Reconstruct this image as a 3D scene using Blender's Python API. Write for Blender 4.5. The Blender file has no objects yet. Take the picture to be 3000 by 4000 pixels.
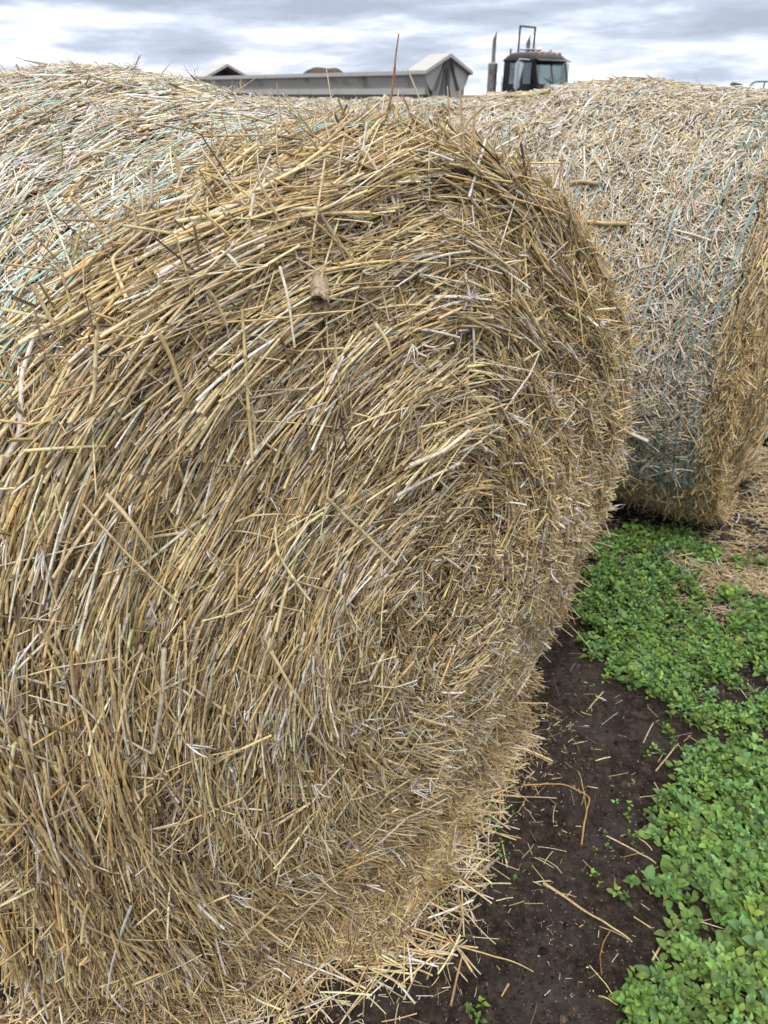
import bpy, bmesh, math, random
import numpy as np

# ------------------------------------------------------------------ camera, sky, sun, exposure
scene = bpy.context.scene
COL = scene.collection
RNG = np.random.default_rng(7)
random.seed(7)
PITCH = math.atan(1630 / 2800.0)
CAM_H = 1.6

cam_data = bpy.data.cameras.new("camera")
cam = bpy.data.objects.new("camera", cam_data)
COL.objects.link(cam)
cam.location = (0, 0, CAM_H)
cam.rotation_euler = (math.pi / 2 - PITCH, 0, 0)
cam_data.sensor_fit = 'VERTICAL'
cam_data.sensor_height = 36.0
cam_data.lens = 25.2
cam_data.clip_start = 0.02
cam_data.clip_end = 12000
cam_data.dof.use_dof = True
cam_data.dof.focus_distance = 1.05
cam_data.dof.aperture_fstop = 9.0
scene.camera = cam

scene.view_settings.view_transform = 'Standard'
scene.view_settings.look = 'None'
scene.view_settings.exposure = 0.36
scene.view_settings.gamma = 1.0
SUN_EL, SUN_AZ = math.radians(58), math.radians(200)   # azimuth clockwise from +Y

def build_world():
    w = bpy.data.worlds.new("World"); scene.world = w; w.use_nodes = True
    nt = w.node_tree; N = nt.nodes; L = nt.links; N.clear()
    out = N.new('ShaderNodeOutputWorld'); bg = N.new('ShaderNodeBackground')
    bg.inputs['Strength'].default_value = 0.1
    L.new(bg.outputs[0], out.inputs[0])
    sky = N.new('ShaderNodeTexSky'); sky.sky_type = 'NISHITA'; sky.sun_disc = False
    sky.sun_elevation = SUN_EL; sky.sun_rotation = SUN_AZ; sky.air_density = 1.0; sky.dust_density = 2.0
    tc = N.new('ShaderNodeTexCoord')
    mp = N.new('ShaderNodeMapping'); mp.inputs['Scale'].default_value = (4.2, 4.2, 26)
    mp.inputs['Location'].default_value = (0.35, 1.7, 0.4)
    L.new(tc.outputs['Generated'], mp.inputs[0])
    n1 = N.new('ShaderNodeTexNoise'); n1.inputs['Scale'].default_value = 1.35
    n1.inputs['Detail'].default_value = 9; n1.inputs['Roughness'].default_value = 0.56
    n1.inputs['Distortion'].default_value = 0.0
    L.new(mp.outputs[0], n1.inputs['Vector'])
    # layered cloud deck: whiter and more broken towards the horizon, greyer overhead
    sep = N.new('ShaderNodeSeparateXYZ'); L.new(tc.outputs['Generated'], sep.inputs[0])
    mr = N.new('ShaderNodeMapRange'); mr.inputs['From Min'].default_value = 0.0; mr.inputs['From Max'].default_value = 0.095
    mr.inputs['To Min'].default_value = 0.09; mr.inputs['To Max'].default_value = -0.085
    L.new(sep.outputs['Z'], mr.inputs['Value'])
    ad = N.new('ShaderNodeMath'); ad.operation = 'ADD'
    L.new(n1.outputs['Fac'], ad.inputs[0]); L.new(mr.outputs[0], ad.inputs[1])
    cr = N.new('ShaderNodeValToRGB'); e = cr.color_ramp.elements
    e[0].position = 0.34; e[0].color = (3.9, 4.4, 5.5, 1)
    e[1].position = 0.64; e[1].color = (12.5, 12.6, 12.9, 1)
    m = cr.color_ramp.elements.new(0.46); m.color = (5.2, 5.8, 7.1, 1)
    m = cr.color_ramp.elements.new(0.54); m.color = (7.4, 8.0, 9.4, 1)
    L.new(ad.outputs[0], cr.inputs[0])
    # overhead the overcast brightens
    mr2 = N.new('ShaderNodeMapRange'); mr2.inputs['From Min'].default_value = 0.12; mr2.inputs['From Max'].default_value = 0.7
    L.new(sep.outputs['Z'], mr2.inputs['Value'])
    mx0 = N.new('ShaderNodeMix'); mx0.data_type = 'RGBA'
    L.new(mr2.outputs[0], mx0.inputs[0]); L.new(cr.outputs[0], mx0.inputs[6]); mx0.inputs[7].default_value = (16.0, 15.3, 14.4, 1)
    mx = N.new('ShaderNodeMix'); mx.data_type = 'RGBA'; mx.inputs[0].default_value = 0.9
    L.new(sky.outputs[0], mx.inputs[6]); L.new(mx0.outputs[2], mx.inputs[7])
    L.new(mx.outputs[2], bg.inputs['Color'])
build_world()

sd = bpy.data.lights.new("sun", 'SUN'); sd.energy = 1.4; sd.angle = math.radians(14); sd.color = (1.0, 0.94, 0.86)
sun = bpy.data.objects.new("sun", sd); COL.objects.link(sun)
# the light comes from azimuth SUN_AZ, elevation SUN_EL
sun.rotation_euler = (math.pi / 2 - SUN_EL, 0, math.pi - SUN_AZ)

# ------------------------------------------------------------------ helpers
def tag(o, label=None, cat=None, group=None, kind=None):
    if label: o['label'] = label
    if cat: o['category'] = cat
    if group: o['group'] = group
    if kind: o['kind'] = kind
    return o

def empty(name, loc=(0, 0, 0), rz=0.0):
    o = bpy.data.objects.new(name, None); COL.objects.link(o)
    o.location = loc; o.rotation_euler = (0, 0, rz); o.empty_display_size = 0.2
    return o

def add_mesh(name, me, parent=None):
    o = bpy.data.objects.new(name, me); COL.objects.link(o)
    if parent is not None: o.parent = parent
    return o

def fast_mesh(name, V, F, mat, cols=None, smooth=True):
    """V (n,3), F (m,4) or (m,3) int."""
    me = bpy.data.meshes.new(name)
    k = F.shape[1]
    me.vertices.add(len(V)); me.vertices.foreach_set('co', np.ascontiguousarray(V, dtype=np.float32).ravel())
    me.loops.add(F.size); me.loops.foreach_set('vertex_index', np.ascontiguousarray(F, dtype=np.int32).ravel())
    me.polygons.add(len(F)); me.polygons.foreach_set('loop_start', np.arange(0, F.size, k, dtype=np.int32))
    me.polygons.foreach_set('loop_total', np.full(len(F), k, dtype=np.int32))
    if smooth: me.polygons.foreach_set('use_smooth', np.ones(len(F), dtype=bool))
    if cols is not None:
        a = me.color_attributes.new('Col', 'FLOAT_COLOR', 'POINT')
        c4 = np.ones((len(V), 4), dtype=np.float32); c4[:, :3] = cols
        a.data.foreach_set('color', c4.ravel())
    me.materials.append(mat)
    me.update(); me.validate()
    return me

def _hash(ix, iy, iz, seed):
    n = (ix * 374761393 + iy * 668265263 + iz * 2147483647 + seed * 1274126177) & 0xffffffff
    n = ((n ^ (n >> 13)) * 1274126177) & 0xffffffff
    n = n ^ (n >> 16)
    return (n & 0xffff) / 65535.0

def vnoise(P, scale, seed=0):
    """smooth value noise in -1..1, P (n,2) or (n,3)."""
    P = np.asarray(P, dtype=np.float64) * scale
    if P.shape[1] == 2: P = np.concatenate([P, np.zeros((len(P), 1))], 1)
    I = np.floor(P).astype(np.int64); Fr = P - I; Fr = Fr * Fr * (3 - 2 * Fr)
    r = 0
    for dx in (0, 1):
        for dy in (0, 1):
            for dz in (0, 1):
                w = (Fr[:, 0] if dx else 1 - Fr[:, 0]) * (Fr[:, 1] if dy else 1 - Fr[:, 1]) * (Fr[:, 2] if dz else 1 - Fr[:, 2])
                r = r + w * _hash(I[:, 0] + dx, I[:, 1] + dy, I[:, 2] + dz, seed)
    return r * 2 - 1

def norm(v): return v / np.maximum(np.linalg.norm(v, axis=-1, keepdims=True), 1e-9)

def tubes(P, D, Ln, rad, col, nseg=4, nside=4, bend=None, kink=None, flat=None, nodes=False, ref=None, taper=0.85, twist=None):
    """Many stalks at once. P centre, D direction, Ln length, rad radius, col colour (all per stalk).
    bend = sideways sag vector, kink = (direction, where, amount), flat = thickness/width ratio. Returns V, F, C."""
    n = len(P); D = norm(D)
    if ref is None: ref = RNG.normal(size=(n, 3))
    U = norm(np.cross(D, ref)); W = np.cross(D, U)
    if nodes:   # joints along the stalk: rings doubled round each joint
        t0 = []
        for tn in (0.33, 0.68): t0 += [tn - 0.022, tn - 0.007, tn + 0.007, tn + 0.022]
        t = np.array([0.0, 0.16] + t0[:4] + [0.5] + t0[4:] + [0.84, 1.0])
        rp = np.array([0.95, 0.95] + [1, 1.32, 1.3, 0.98] + [0.97] + [0.96, 1.25, 1.22, 0.9] + [0.88, 0.84])
        cp = np.array([1, 1] + [0.92, 0.62, 0.75, 1.05] + [1] + [0.92, 0.62, 0.75, 1.05] + [1, 1.0])
    else:
        t = np.linspace(0, 1, nseg + 1); rp = np.linspace(1, taper, nseg + 1); cp = np.ones(nseg + 1)
    R = len(t)
    X = P[:, None, :] + D[:, None, :] * (Ln[:, None, None] * (t - 0.5)[None, :, None])
    if bend is not None: X = X + bend[:, None, :] * (4 * (t - 0.5) ** 2)[None, :, None]
    if kink is not None:
        kd, kt, ka = kink
        X = X + kd[:, None, :] * (np.maximum(0, t[None, :] - kt[:, None]) * (ka * Ln)[:, None])[:, :, None]
    fl = np.ones(n) if flat is None else flat
    ang = np.arange(nside) * 2 * math.pi / nside + 0.4
    ca, sa = np.cos(ang), np.sin(ang)
    if twist is not None:
        th = twist[:, None] * (t - 0.5)[None, :]
        cU = np.cos(th)[:, :, None] * U[:, None, :] + np.sin(th)[:, :, None] * W[:, None, :]
        cW = -np.sin(th)[:, :, None] * U[:, None, :] + np.cos(th)[:, :, None] * W[:, None, :]
    else:
        cU = np.repeat(U[:, None, :], R, 1); cW = np.repeat(W[:, None, :], R, 1)
    rr = rad[:, None] * rp[None, :]
    V = (X[:, :, None, :] + rr[:, :, None, None] * (ca[None, None, :, None] * cU[:, :, None, :]
         + (sa[None, None, :] * fl[:, None, None])[..., None] * cW[:, :, None, :]))
    V = V.reshape(-1, 3)
    i = np.arange(R - 1)[:, None] * nside; j = np.arange(nside)[None, :]; j2 = (j + 1) % nside
    q = np.stack([i + j, i + j2, i + nside + j2, i + nside + j], -1).reshape(-1, 4)
    F = (q[None] + (np.arange(n) * R * nside)[:, None, None]).reshape(-1, 4)
    C = (col[:, None, None, :] * cp[None, :, None, None])
    C = np.broadcast_to(C, (n, R, nside, 3)).reshape(-1, 3)
    return V, F, C

def join(parts):
    Vs, Fs, Cs, o = [], [], [], 0
    for V, F, C in parts:
        Vs.append(V); Fs.append(F + o); Cs.append(C); o += len(V)
    return np.concatenate(Vs), np.concatenate(Fs), np.concatenate(Cs)

PAL = {
 'gold': (0.61, 0.475, 0.25), 'pale': (0.74, 0.62, 0.38), 'tan': (0.50, 0.40, 0.245), 'rust': (0.40, 0.25, 0.10),
 'olive': (0.48, 0.39, 0.19), 'brown': (0.26, 0.185, 0.11), 'grey': (0.56, 0.49, 0.40), 'silver': (0.80, 0.76, 0.71),
 'dark': (0.07, 0.055, 0.045), 'cream': (0.82, 0.75, 0.62), 'amber': (0.60, 0.43, 0.19)}
def colours(n, mix):
    ks = list(mix); p = np.array([mix[k] for k in ks], float); p /= p.sum()
    base = np.array([PAL[k] for k in ks])[RNG.choice(len(ks), n, p=p)]
    v = np.exp(RNG.normal(0, 0.16, (n, 1))); h = 1 + RNG.normal(0, 0.022, (n, 3))
    return np.clip(base * v * h * 1.08, 0.01, 0.88)
MIX_FACE = dict(gold=30, pale=20, tan=20, olive=7, brown=13, grey=8, silver=4, rust=2, dark=1.5, amber=5)
MIX_SIDE = dict(pale=18, cream=24, silver=36, grey=15, gold=7, tan=5, brown=4, dark=1.5)
MIX_FAR = dict(pale=12, cream=22, silver=32, grey=20, gold=6, tan=8, brown=6, dark=3)
MIX_TOP = dict(gold=24, pale=36, cream=12, tan=12, silver=6, amber=5, grey=5)
MIX_GOLD = dict(gold=32, amber=20, pale=17, tan=14, rust=9, brown=7, olive=6)
MIX_GROUND = dict(gold=18, pale=25, tan=22, grey=12, silver=8, brown=12, rust=3)

# ------------------------------------------------------------------ materials
def mat(name, base=(0.5, 0.5, 0.5), rough=0.6, metal=0.0, attr=False, spec=0.5, noise=None, bump=None, trans=0.0, alpha=None, coat=0.0):
    m = bpy.data.materials.new(name); m.use_nodes = True
    nt = m.node_tree; N = nt.nodes; L = nt.links; b = N['Principled BSDF']
    b.inputs['Base Color'].default_value = (*base, 1); b.inputs['Roughness'].default_value = rough
    b.inputs['Metallic'].default_value = metal; b.inputs['Specular IOR Level'].default_value = spec
    b.inputs['Coat Weight'].default_value = coat
    if attr:
        a = N.new('ShaderNodeAttribute'); a.attribute_name = 'Col'; src = a.outputs['Color']
    else: src = None
    tc = N.new('ShaderNodeTexCoord')
    if noise:   # (scale, second colour, low, high, detail)
        sc, c2, lo, hi, det = noise
        n = N.new('ShaderNodeTexNoise'); n.inputs['Scale'].default_value = sc; n.inputs['Detail'].default_value = det
        L.new(tc.outputs['Object'], n.inputs['Vector'])
        r = N.new('ShaderNodeMapRange'); r.inputs['From Min'].default_value = lo; r.inputs['From Max'].default_value = hi
        L.new(n.outputs['Fac'], r.inputs['Value'])
        mx = N.new('ShaderNodeMix'); mx.data_type = 'RGBA'
        L.new(r.outputs[0], mx.inputs[0])
        if src is None: mx.inputs[6].default_value = (*base, 1); mx.inputs[7].default_value = (*c2, 1)
        else:
            mu = N.new('ShaderNodeMix'); mu.data_type = 'RGBA'; mu.blend_type = 'MULTIPLY'; mu.inputs[0].default_value = 1
            L.new(src, mu.inputs[6]); mu.inputs[7].default_value = (*c2, 1)
            L.new(src, mx.inputs[6]); L.new(mu.outputs[2], mx.inputs[7])
        src = mx.outputs[2]
    if src is not None: L.new(src, b.inputs['Base Color'])
    if bump:
        n2 = N.new('ShaderNodeTexNoise'); n2.inputs['Scale'].default_value = bump[0]; n2.inputs['Detail'].default_value = 8
        L.new(tc.outputs['Object'], n2.inputs['Vector'])
        bp = N.new('ShaderNodeBump'); bp.inputs['Strength'].default_value = bump[1]; bp.inputs['Distance'].default_value = bump[2]
        L.new(n2.outputs['Fac'], bp.inputs['Height']); L.new(bp.outputs[0], b.inputs['Normal'])
    if trans:
        tr = N.new('ShaderNodeBsdfTranslucent'); ms = N.new('ShaderNodeMixShader'); ms.inputs[0].default_value = trans
        if src is not None: L.new(src, tr.inputs['Color'])
        L.new(b.outputs[0], ms.inputs[1]); L.new(tr.outputs[0], ms.inputs[2]); L.new(ms.outputs[0], N['Material Output'].inputs[0])
    return m

M_STRAW = mat('straw', attr=True, rough=0.42, spec=0.45, noise=(160, (0.72, 0.68, 0.62), 0.42, 0.68, 2), trans=0.12)
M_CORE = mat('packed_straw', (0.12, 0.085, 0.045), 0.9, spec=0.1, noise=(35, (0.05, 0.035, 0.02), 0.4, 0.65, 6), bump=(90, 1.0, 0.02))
M_NET = mat('net_wrap_plastic', attr=True, rough=0.4, spec=0.5)
M_LEAF = mat('weed_leaf', attr=True, rough=0.6, spec=0.25, trans=0.25, noise=(220, (0.8, 0.85, 0.75), 0.4, 0.7, 3))
M_GREYPAINT = mat('grey_trailer_paint', (0.36, 0.37, 0.36), 0.5, noise=(1.3, (0.15, 0.13, 0.08), 0.52, 0.74, 7), bump=(6, 0.2, 0.02))
M_LIGHTGREY = mat('light_trailer_paint', (0.40, 0.41, 0.41), 0.45, noise=(2.2, (0.36, 0.34, 0.30), 0.52, 0.74, 6))
M_RUST = mat('rusty_steel', (0.11, 0.065, 0.05), 0.8, noise=(3, (0.05, 0.03, 0.025), 0.4, 0.6, 6))
M_SOILLOAD = mat('load_soil', (0.10, 0.065, 0.045), 0.95, noise=(4, (0.04, 0.03, 0.025), 0.4, 0.62, 6), bump=(8, 1, 0.08))
M_TARP = mat('dark_tarp', (0.10, 0.10, 0.105), 0.7, bump=(9, 0.5, 0.03))
M_CAB = mat('black_cab_paint', (0.008, 0.008, 0.012), 0.35, coat=0.1, spec=0.35, noise=(5, (0.03, 0.027, 0.03), 0.5, 0.8, 5))
M_CHROME = mat('chrome', (0.62, 0.63, 0.64), 0.16, metal=1.0)
M_DULLCHROME = mat('dull_exhaust_steel', (0.30, 0.29, 0.28), 0.38, metal=0.85, noise=(4, (0.16, 0.13, 0.11), 0.45, 0.7, 5))
M_RUBBER = mat('tyre_rubber', (0.03, 0.03, 0.03), 0.85, bump=(30, .5, .01))
M_GLASS = mat('cab_glass', (0.10, 0.17, 0.19), 0.05, spec=0.8)
M_BLACK = mat('black_steel', (0.03, 0.032, 0.035), 0.5)
M_HOOD = mat('hood_paint', (0.38, 0.38, 0.41), 0.3, coat=0.4)
M_ORANGE = mat('orange_lens', (0.55, 0.24, 0.08), 0.35)
M_GREEN = mat('green_steel', (0.035, 0.09, 0.06), 0.5, noise=(9, (0.06, 0.08, 0.06), 0.5, 0.7, 4))
M_SEAT = mat('cab_interior', (0.06, 0.06, 0.065), 0.8)
def glass_see():
    m = bpy.data.materials.new('clear_cab_glass'); m.use_nodes = True; nt = m.node_tree; N = nt.nodes; L = nt.links
    b = N['Principled BSDF']; b.inputs['Base Color'].default_value = (0.6, 0.85, 0.85, 1); b.inputs['Roughness'].default_value = 0.02
    tr = N.new('ShaderNodeBsdfTransparent'); tr.inputs['Color'].default_value = (0.50, 0.63, 0.64, 1)
    gl = N.new('ShaderNodeBsdfGlossy'); gl.inputs['Roughness'].default_value = 0.03
    ms = N.new('ShaderNodeMixShader'); ms.inputs[0].default_value = 0.18
    L.new(tr.outputs[0], ms.inputs[1]); L.new(gl.outputs[0], ms.inputs[2]); L.new(ms.outputs[0], N['Material Output'].inputs[0])
    return m
M_CLEAR = glass_see()

def soil_material():
    m = bpy.data.materials.new('dark_soil'); m.use_nodes = True; nt = m.node_tree; N = nt.nodes; L = nt.links
    b = N['Principled BSDF']; b.inputs['Roughness'].default_value = 0.92; b.inputs['Specular IOR Level'].default_value = 0.2
    tc = N.new('ShaderNodeTexCoord')
    def noise(s, d=6, r=0.6):
        n = N.new('ShaderNodeTexNoise'); n.inputs['Scale'].default_value = s; n.inputs['Detail'].default_value = d
        n.inputs['Roughness'].default_value = r; L.new(tc.outputs['Object'], n.inputs['Vector']); return n.outputs['Fac']
    def ramp(f, pts):
        r = N.new('ShaderNodeValToRGB'); L.new(f, r.inputs[0]); el = r.color_ramp.elements
        el[0].position, el[0].color = pts[0][0], (*pts[0][1], 1); el[1].position, el[1].color = pts[-1][0], (*pts[-1][1], 1)
        for p, c in pts[1:-1]: q = el.new(p); q.color = (*c, 1)
        return r.outputs[0]
    def mix(f, a, c):
        x = N.new('ShaderNodeMix'); x.data_type = 'RGBA'; L.new(f, x.inputs[0]) ; L.new(a, x.inputs[6]); L.new(c, x.inputs[7]); return x.outputs[2]
    near = ramp(noise(38, 10, 0.78), [(0.34, (0.010, 0.007, 0.006)), (0.5, (0.052, 0.039, 0.033)), (0.66, (0.14, 0.108, 0.090))])
    pale = ramp(noise(60, 8, 0.7), [(0.35, (0.045, 0.036, 0.033)), (0.65, (0.125, 0.105, 0.098))])
    pf = ramp(noise(4.2, 4), [(0.50, (0, 0, 0)), (0.62, (0.8, 0.8, 0.8))])
    soil = mix(pf, near, pale)
    spk = ramp(noise(420, 2, 0.5), [(0.70, (0, 0, 0)), (0.76, (0.6, 0.6, 0.6))])
    spc = ramp(noise(90, 1), [(0.4, (0.22, 0.15, 0.09)), (0.6, (0.34, 0.30, 0.26))])
    soil = mix(spk, soil, spc)
    # past the yard the land is a stubble and pasture field
    sep = N.new('ShaderNodeSeparateXYZ'); L.new(tc.outputs['Object'], sep.inputs[0])
    far = N.new('ShaderNodeMapRange'); far.inputs['From Min'].default_value = 45; far.inputs['From Max'].default_value = 90
    L.new(sep.outputs['Y'], far.inputs['Value'])
    field = ramp(noise(0.02, 5), [(0.4, (0.09, 0.10, 0.04)), (0.6, (0.20, 0.17, 0.09))])
    L.new(mix(far.outputs[0], soil, field), b.inputs['Base Color'])
    bp = N.new('ShaderNodeBump'); bp.inputs['Strength'].default_value = 0.9; bp.inputs['Distance'].default_value = 0.025
    L.new(noise(90, 10, 0.8), bp.inputs['Height']); L.new(bp.outputs[0], b.inputs['Normal'])
    return m
M_SOIL = soil_material()

# ------------------------------------------------------------------ ground
def axis(lo, hi, step, far, g=1.22):
    a = list(np.arange(lo, hi, step)); s = step; x = a[-1]
    while x < far: s *= g; x += s; a.append(x)
    s = step; x = a[0]; b = []
    while x > -far: s *= g; x -= s; b.append(x)
    return np.array(b[::-1] + a)
def ground_z(P):
    P = np.asarray(P)[:, :2]
    m = np.clip(1.6 - np.maximum(np.abs(P[:, 0] - 0.9) / 2.6, np.abs(P[:, 1] - 2.2) / 2.8), 0, 1)
    z = 0.018 * vnoise(P, 1.7, 3) + 0.012 * vnoise(P, 6, 4) + 0.008 * vnoise(P, 19, 5)
    f = vnoise(P, 55, 6); c = vnoise(P, 28, 9)
    return m * (z + 0.0035 * f + 0.014 * np.maximum(0, c - 0.4) + 0.005 * np.maximum(0, vnoise(P, 90, 8)))
def build_ground():
    xs = axis(-1.3, 3.2, 0.010, 4000); ys = axis(0.35, 4.2, 0.010, 4000)
    X, Y = np.meshgrid(xs, ys); P = np.stack([X.ravel(), Y.ravel()], 1)
    V = np.concatenate([P, ground_z(P)[:, None]], 1)
    nx, ny = len(xs), len(ys)
    i = np.arange(ny - 1)[:, None] * nx + np.arange(nx - 1)[None, :]
    F = np.stack([i, i + 1, i + nx + 1, i + nx], -1).reshape(-1, 4)
    o = add_mesh('ground', fast_mesh('ground', V, F, M_SOIL))
    tag(o, kind='structure')
build_ground()

# ------------------------------------------------------------------ bales
class Bale:
    """A round bale lying on its side. Local frame: X = out of the near end face, Y = across, Z = up; origin on the ground
    under the centre of the near end face, body running to -X."""
    def __init__(s, R=0.78, wide=1.03, length=1.5, dome=0.1, grow=None, lump=0.012, seed=1, shoulder=0.10, square=2.0, fit=0.968):
        s.square = square; s.fit = fit
        s.R, s.wide, s.L, s.dome, s.grow, s.lump, s.seed, s.shoulder = R, wide, length, dome, grow or ([0, 1.5], [0, 0]), lump, seed, shoulder
    def sag(s, ph):
        """the bale has settled: fuller towards the ground on one side"""
        c, sn = np.abs(np.cos(ph)) + 1e-6, np.abs(np.sin(ph)) + 1e-6
        e = np.where((np.cos(ph) < 0) & (np.sin(ph) < 0), s.square, 2.0)
        return (c ** e + sn ** e) ** (-1 / e)
    def side(s, u, ph, off=0.0):
        """u = distance back from the end face, ph = angle. -> point, outward normal, around-direction"""
        r = s.R + np.interp(u, s.grow[0], s.grow[1])
        zc = r.copy()
        e = np.minimum(u, s.L - u)
        far = np.where(u > s.L / 2, 1.0, 0.12)
        r = r - far * s.shoulder * np.clip(1 - e / s.shoulder, 0, 1) ** 2.0
        c, sn = np.cos(ph), np.sin(ph)
        q = np.stack([u * 1.0, c * s.R, sn * s.R], 1)
        r = r + s.lump * (vnoise(q, 3.5, s.seed) + 0.7 * vnoise(q, 9, s.seed + 1)) + 0.4 * s.lump * vnoise(q, 24, s.seed + 2)
        k = s.sag(ph); y = c * (r * k + off) * s.wide; z = zc + sn * (r * k + off)
        flatz = 0.02 + 0.05 * np.exp(-((z - 0.0) / 0.05) ** 2) * 0
        z = np.maximum(z, flatz)
        P = np.stack([-u, y, z], 1)
        n = np.stack([0 * u, c, sn], 1)
        n[:, 0] += np.where(u < s.shoulder * 0.7, 0.45 * (1 - u / s.shoulder), 0)
        n = norm(n)
        a = np.stack([0 * u, -sn, c], 1)
        return P, n, a
    def face(s, rho, ph, off=0.0):
        """rho in 0..1 -> point, normal, around-direction"""
        c, sn = np.cos(ph), np.sin(ph)
        k = 1 + (s.sag(ph) - 1) * rho ** 2; y = c * rho * s.R * s.fit * s.wide * k; z0 = sn * rho * s.R * s.fit * k
        q = np.stack([y, z0], 1)
        x = s.dome * (1 - rho ** 2.2) + 1.7 * s.lump * vnoise(q, 3.2, s.seed + 5) + 1.3 * s.lump * vnoise(q, 9, s.seed + 6) + 0.8 * s.lump * vnoise(q, 20, s.seed + 7)
        # spiral ridges left by the winding
        x = x + 0.010 * np.sin(rho * s.R / 0.105 * 2 * math.pi + ph) * (rho > 0.12)
        x = x - 0.05 * np.clip((rho - 0.92) / 0.08, 0, 1) ** 2 + off
        z = np.maximum(s.R + z0, 0.015)
        P = np.stack([x, y, z], 1)
        n = norm(np.stack([np.ones_like(y), 0.25 * c * rho, 0.25 * sn * rho], 1))
        a = np.stack([0 * y, -sn, c], 1)
        return P, n, a

def core_mesh(b):
    nu, nph = 40, 96
    ph = np.linspace(0, 2 * math.pi, nph, endpoint=False)
    rows = []
    for rho in np.linspace(0.02, 0.97, 16):
        P, n, a = b.face(np.full(nph, rho), ph, -0.055); rows.append(P)
    for u in np.linspace(0.06, b.L - 0.03, nu):
        P, n, a = b.side(np.full(nph, u), ph, -0.03); P[:, 2] += 0.01; rows.append(P)
    for f in (0.6, 0.2, 0.02):
        P, n, a = b.side(np.full(nph, b.L - 0.02), ph, -0.03); P[:, 1] *= f; P[:, 2] = b.R + (P[:, 2] - b.R) * f; rows.append(P)
    V = np.concatenate(rows); m = len(rows)
    i = np.arange(m - 1)[:, None] * nph; j = np.arange(nph)[None, :]; j2 = (j + 1) % nph
    F = np.stack([i + j, i + nph + j, i + nph + j2, i + j2], -1).reshape(-1, 4)
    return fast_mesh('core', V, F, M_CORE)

def side_straw(b, n, mix, ph_rng=(0.9, 3.6), share=0.8, L=(0.03, 0.11), r=(0.0011, 0.0032), depth=0.03, around=0.5, seg=3, nside=4, urng=None, upshare=0.004):
    u0, u1 = urng or (0.0, b.L)
    u = RNG.uniform(u0, u1, n); k = int(n * share)
    ph = np.concatenate([RNG.uniform(*ph_rng, k), RNG.uniform(0, 2 * math.pi, n - k)])
    off = -depth * RNG.random(n) ** 1.5 + RNG.random(n) ** 3 * 0.010
    P, N_, A = b.side(u, ph, off)
    X = np.zeros((n, 3)); X[:, 0] = 1; X = norm(X - N_ * (X * N_).sum(1, keepdims=True))
    al = RNG.normal(0, 1, n) * around + (RNG.random(n) < 0.3) * RNG.uniform(-1.5, 1.5, n)
    D = A * np.cos(al)[:, None] + X * np.sin(al)[:, None] + N_ * RNG.normal(0.0, 0.10, (n, 1))
    up = RNG.random(n) < upshare
    D[up] += N_[up] * RNG.uniform(-0.9, 0.9, (up.sum(), 1))
    Ln = np.exp(RNG.uniform(math.log(L[0]), math.log(L[1]), n)); rad = r[0] + (r[1] - r[0]) * RNG.random(n) ** 2.2
    flat = np.where(RNG.random(n) < 0.4, RNG.uniform(0.15, 0.4, n), 1.0); rad = np.where(flat < 1, rad * 1.35, rad)
    bend = -N_ * (Ln ** 2 / (8 * b.R))[:, None] + RNG.normal(0, 1, (n, 3)) * (Ln * 0.012)[:, None]
    kd = norm(RNG.normal(size=(n, 3))); ka = np.where(RNG.random(n) < 0.25, RNG.uniform(0, 0.7, n), 0)
    return tubes(P, D, Ln, rad, colours(n, mix), seg, nside, bend=bend, kink=(kd, RNG.uniform(0.2, 0.8, n), ka), flat=flat, twist=RNG.normal(0, 1.5, n) * (flat < 1), ref=N_ + RNG.normal(0, .5, (n, 3)))

# lie of the straw over the end of the nearest bale: (across, up from the middle, angle in degrees); the winding has slumped
LAY = np.array([(-0.568, 0.543, 45), (-0.626, 0.335, 63), (-0.694, 0.053, 78), (-0.774, -0.325, 84), (-0.443, 0.638, 30), (-0.489, 0.466, 45), (-0.528, 0.302, 56), (-0.568, 0.106, 72), (-0.61, -0.147, 84), (-0.651, -0.484, 94), (-0.291, 0.723, 15), (-0.321, 0.608, 22), (-0.358, 0.451, 35), (-0.389, 0.291, 55), (-0.421, 0.078, 77), (-0.44, -0.109, 92), (-0.455, -0.406, 102), (-0.461, -0.73, 103), (-0.147, 0.761, 8), (-0.185, 0.606, 13), (-0.218, 0.436, 27), (-0.246, 0.239, 47), (-0.262, 0.048, 81), (-0.268, -0.165, 111), (-0.246, -0.532, 118), (-0.002, 0.772, -3), (-0.007, 0.636, -1), (-0.038, 0.452, 4), (-0.055, 0.284, 9), (-0.06, 0.138, 18), (-0.088, -0.082, 100), (-0.026, -0.311, 134), (0.038, -0.755, 123), (0.201, 0.71, -15), (0.397, 0.472, -43), (0.524, 0.162, -64), (0.693, -0.302, -90), (0.53, -0.643, -149), (0.168, 0.514, -27), (0.244, 0.26, -51), (0.281, -0.024, -89), (0.161, -0.167, -163)], float)
def lay_angle(y, z):
    d2 = (y[:, None] - LAY[None, :, 0]) ** 2 + (z[:, None] - LAY[None, :, 1]) ** 2
    w = np.exp(-d2 / (2 * .085 ** 2)) + 1e-5 / (d2 + .01)
    a = np.radians(LAY[:, 2]) * 2
    return np.arctan2((w * np.sin(a)).sum(1), (w * np.cos(a)).sum(1)) / 2
def s_flow(b): return 1.0 if b.square > 2 else 0.3
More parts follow.
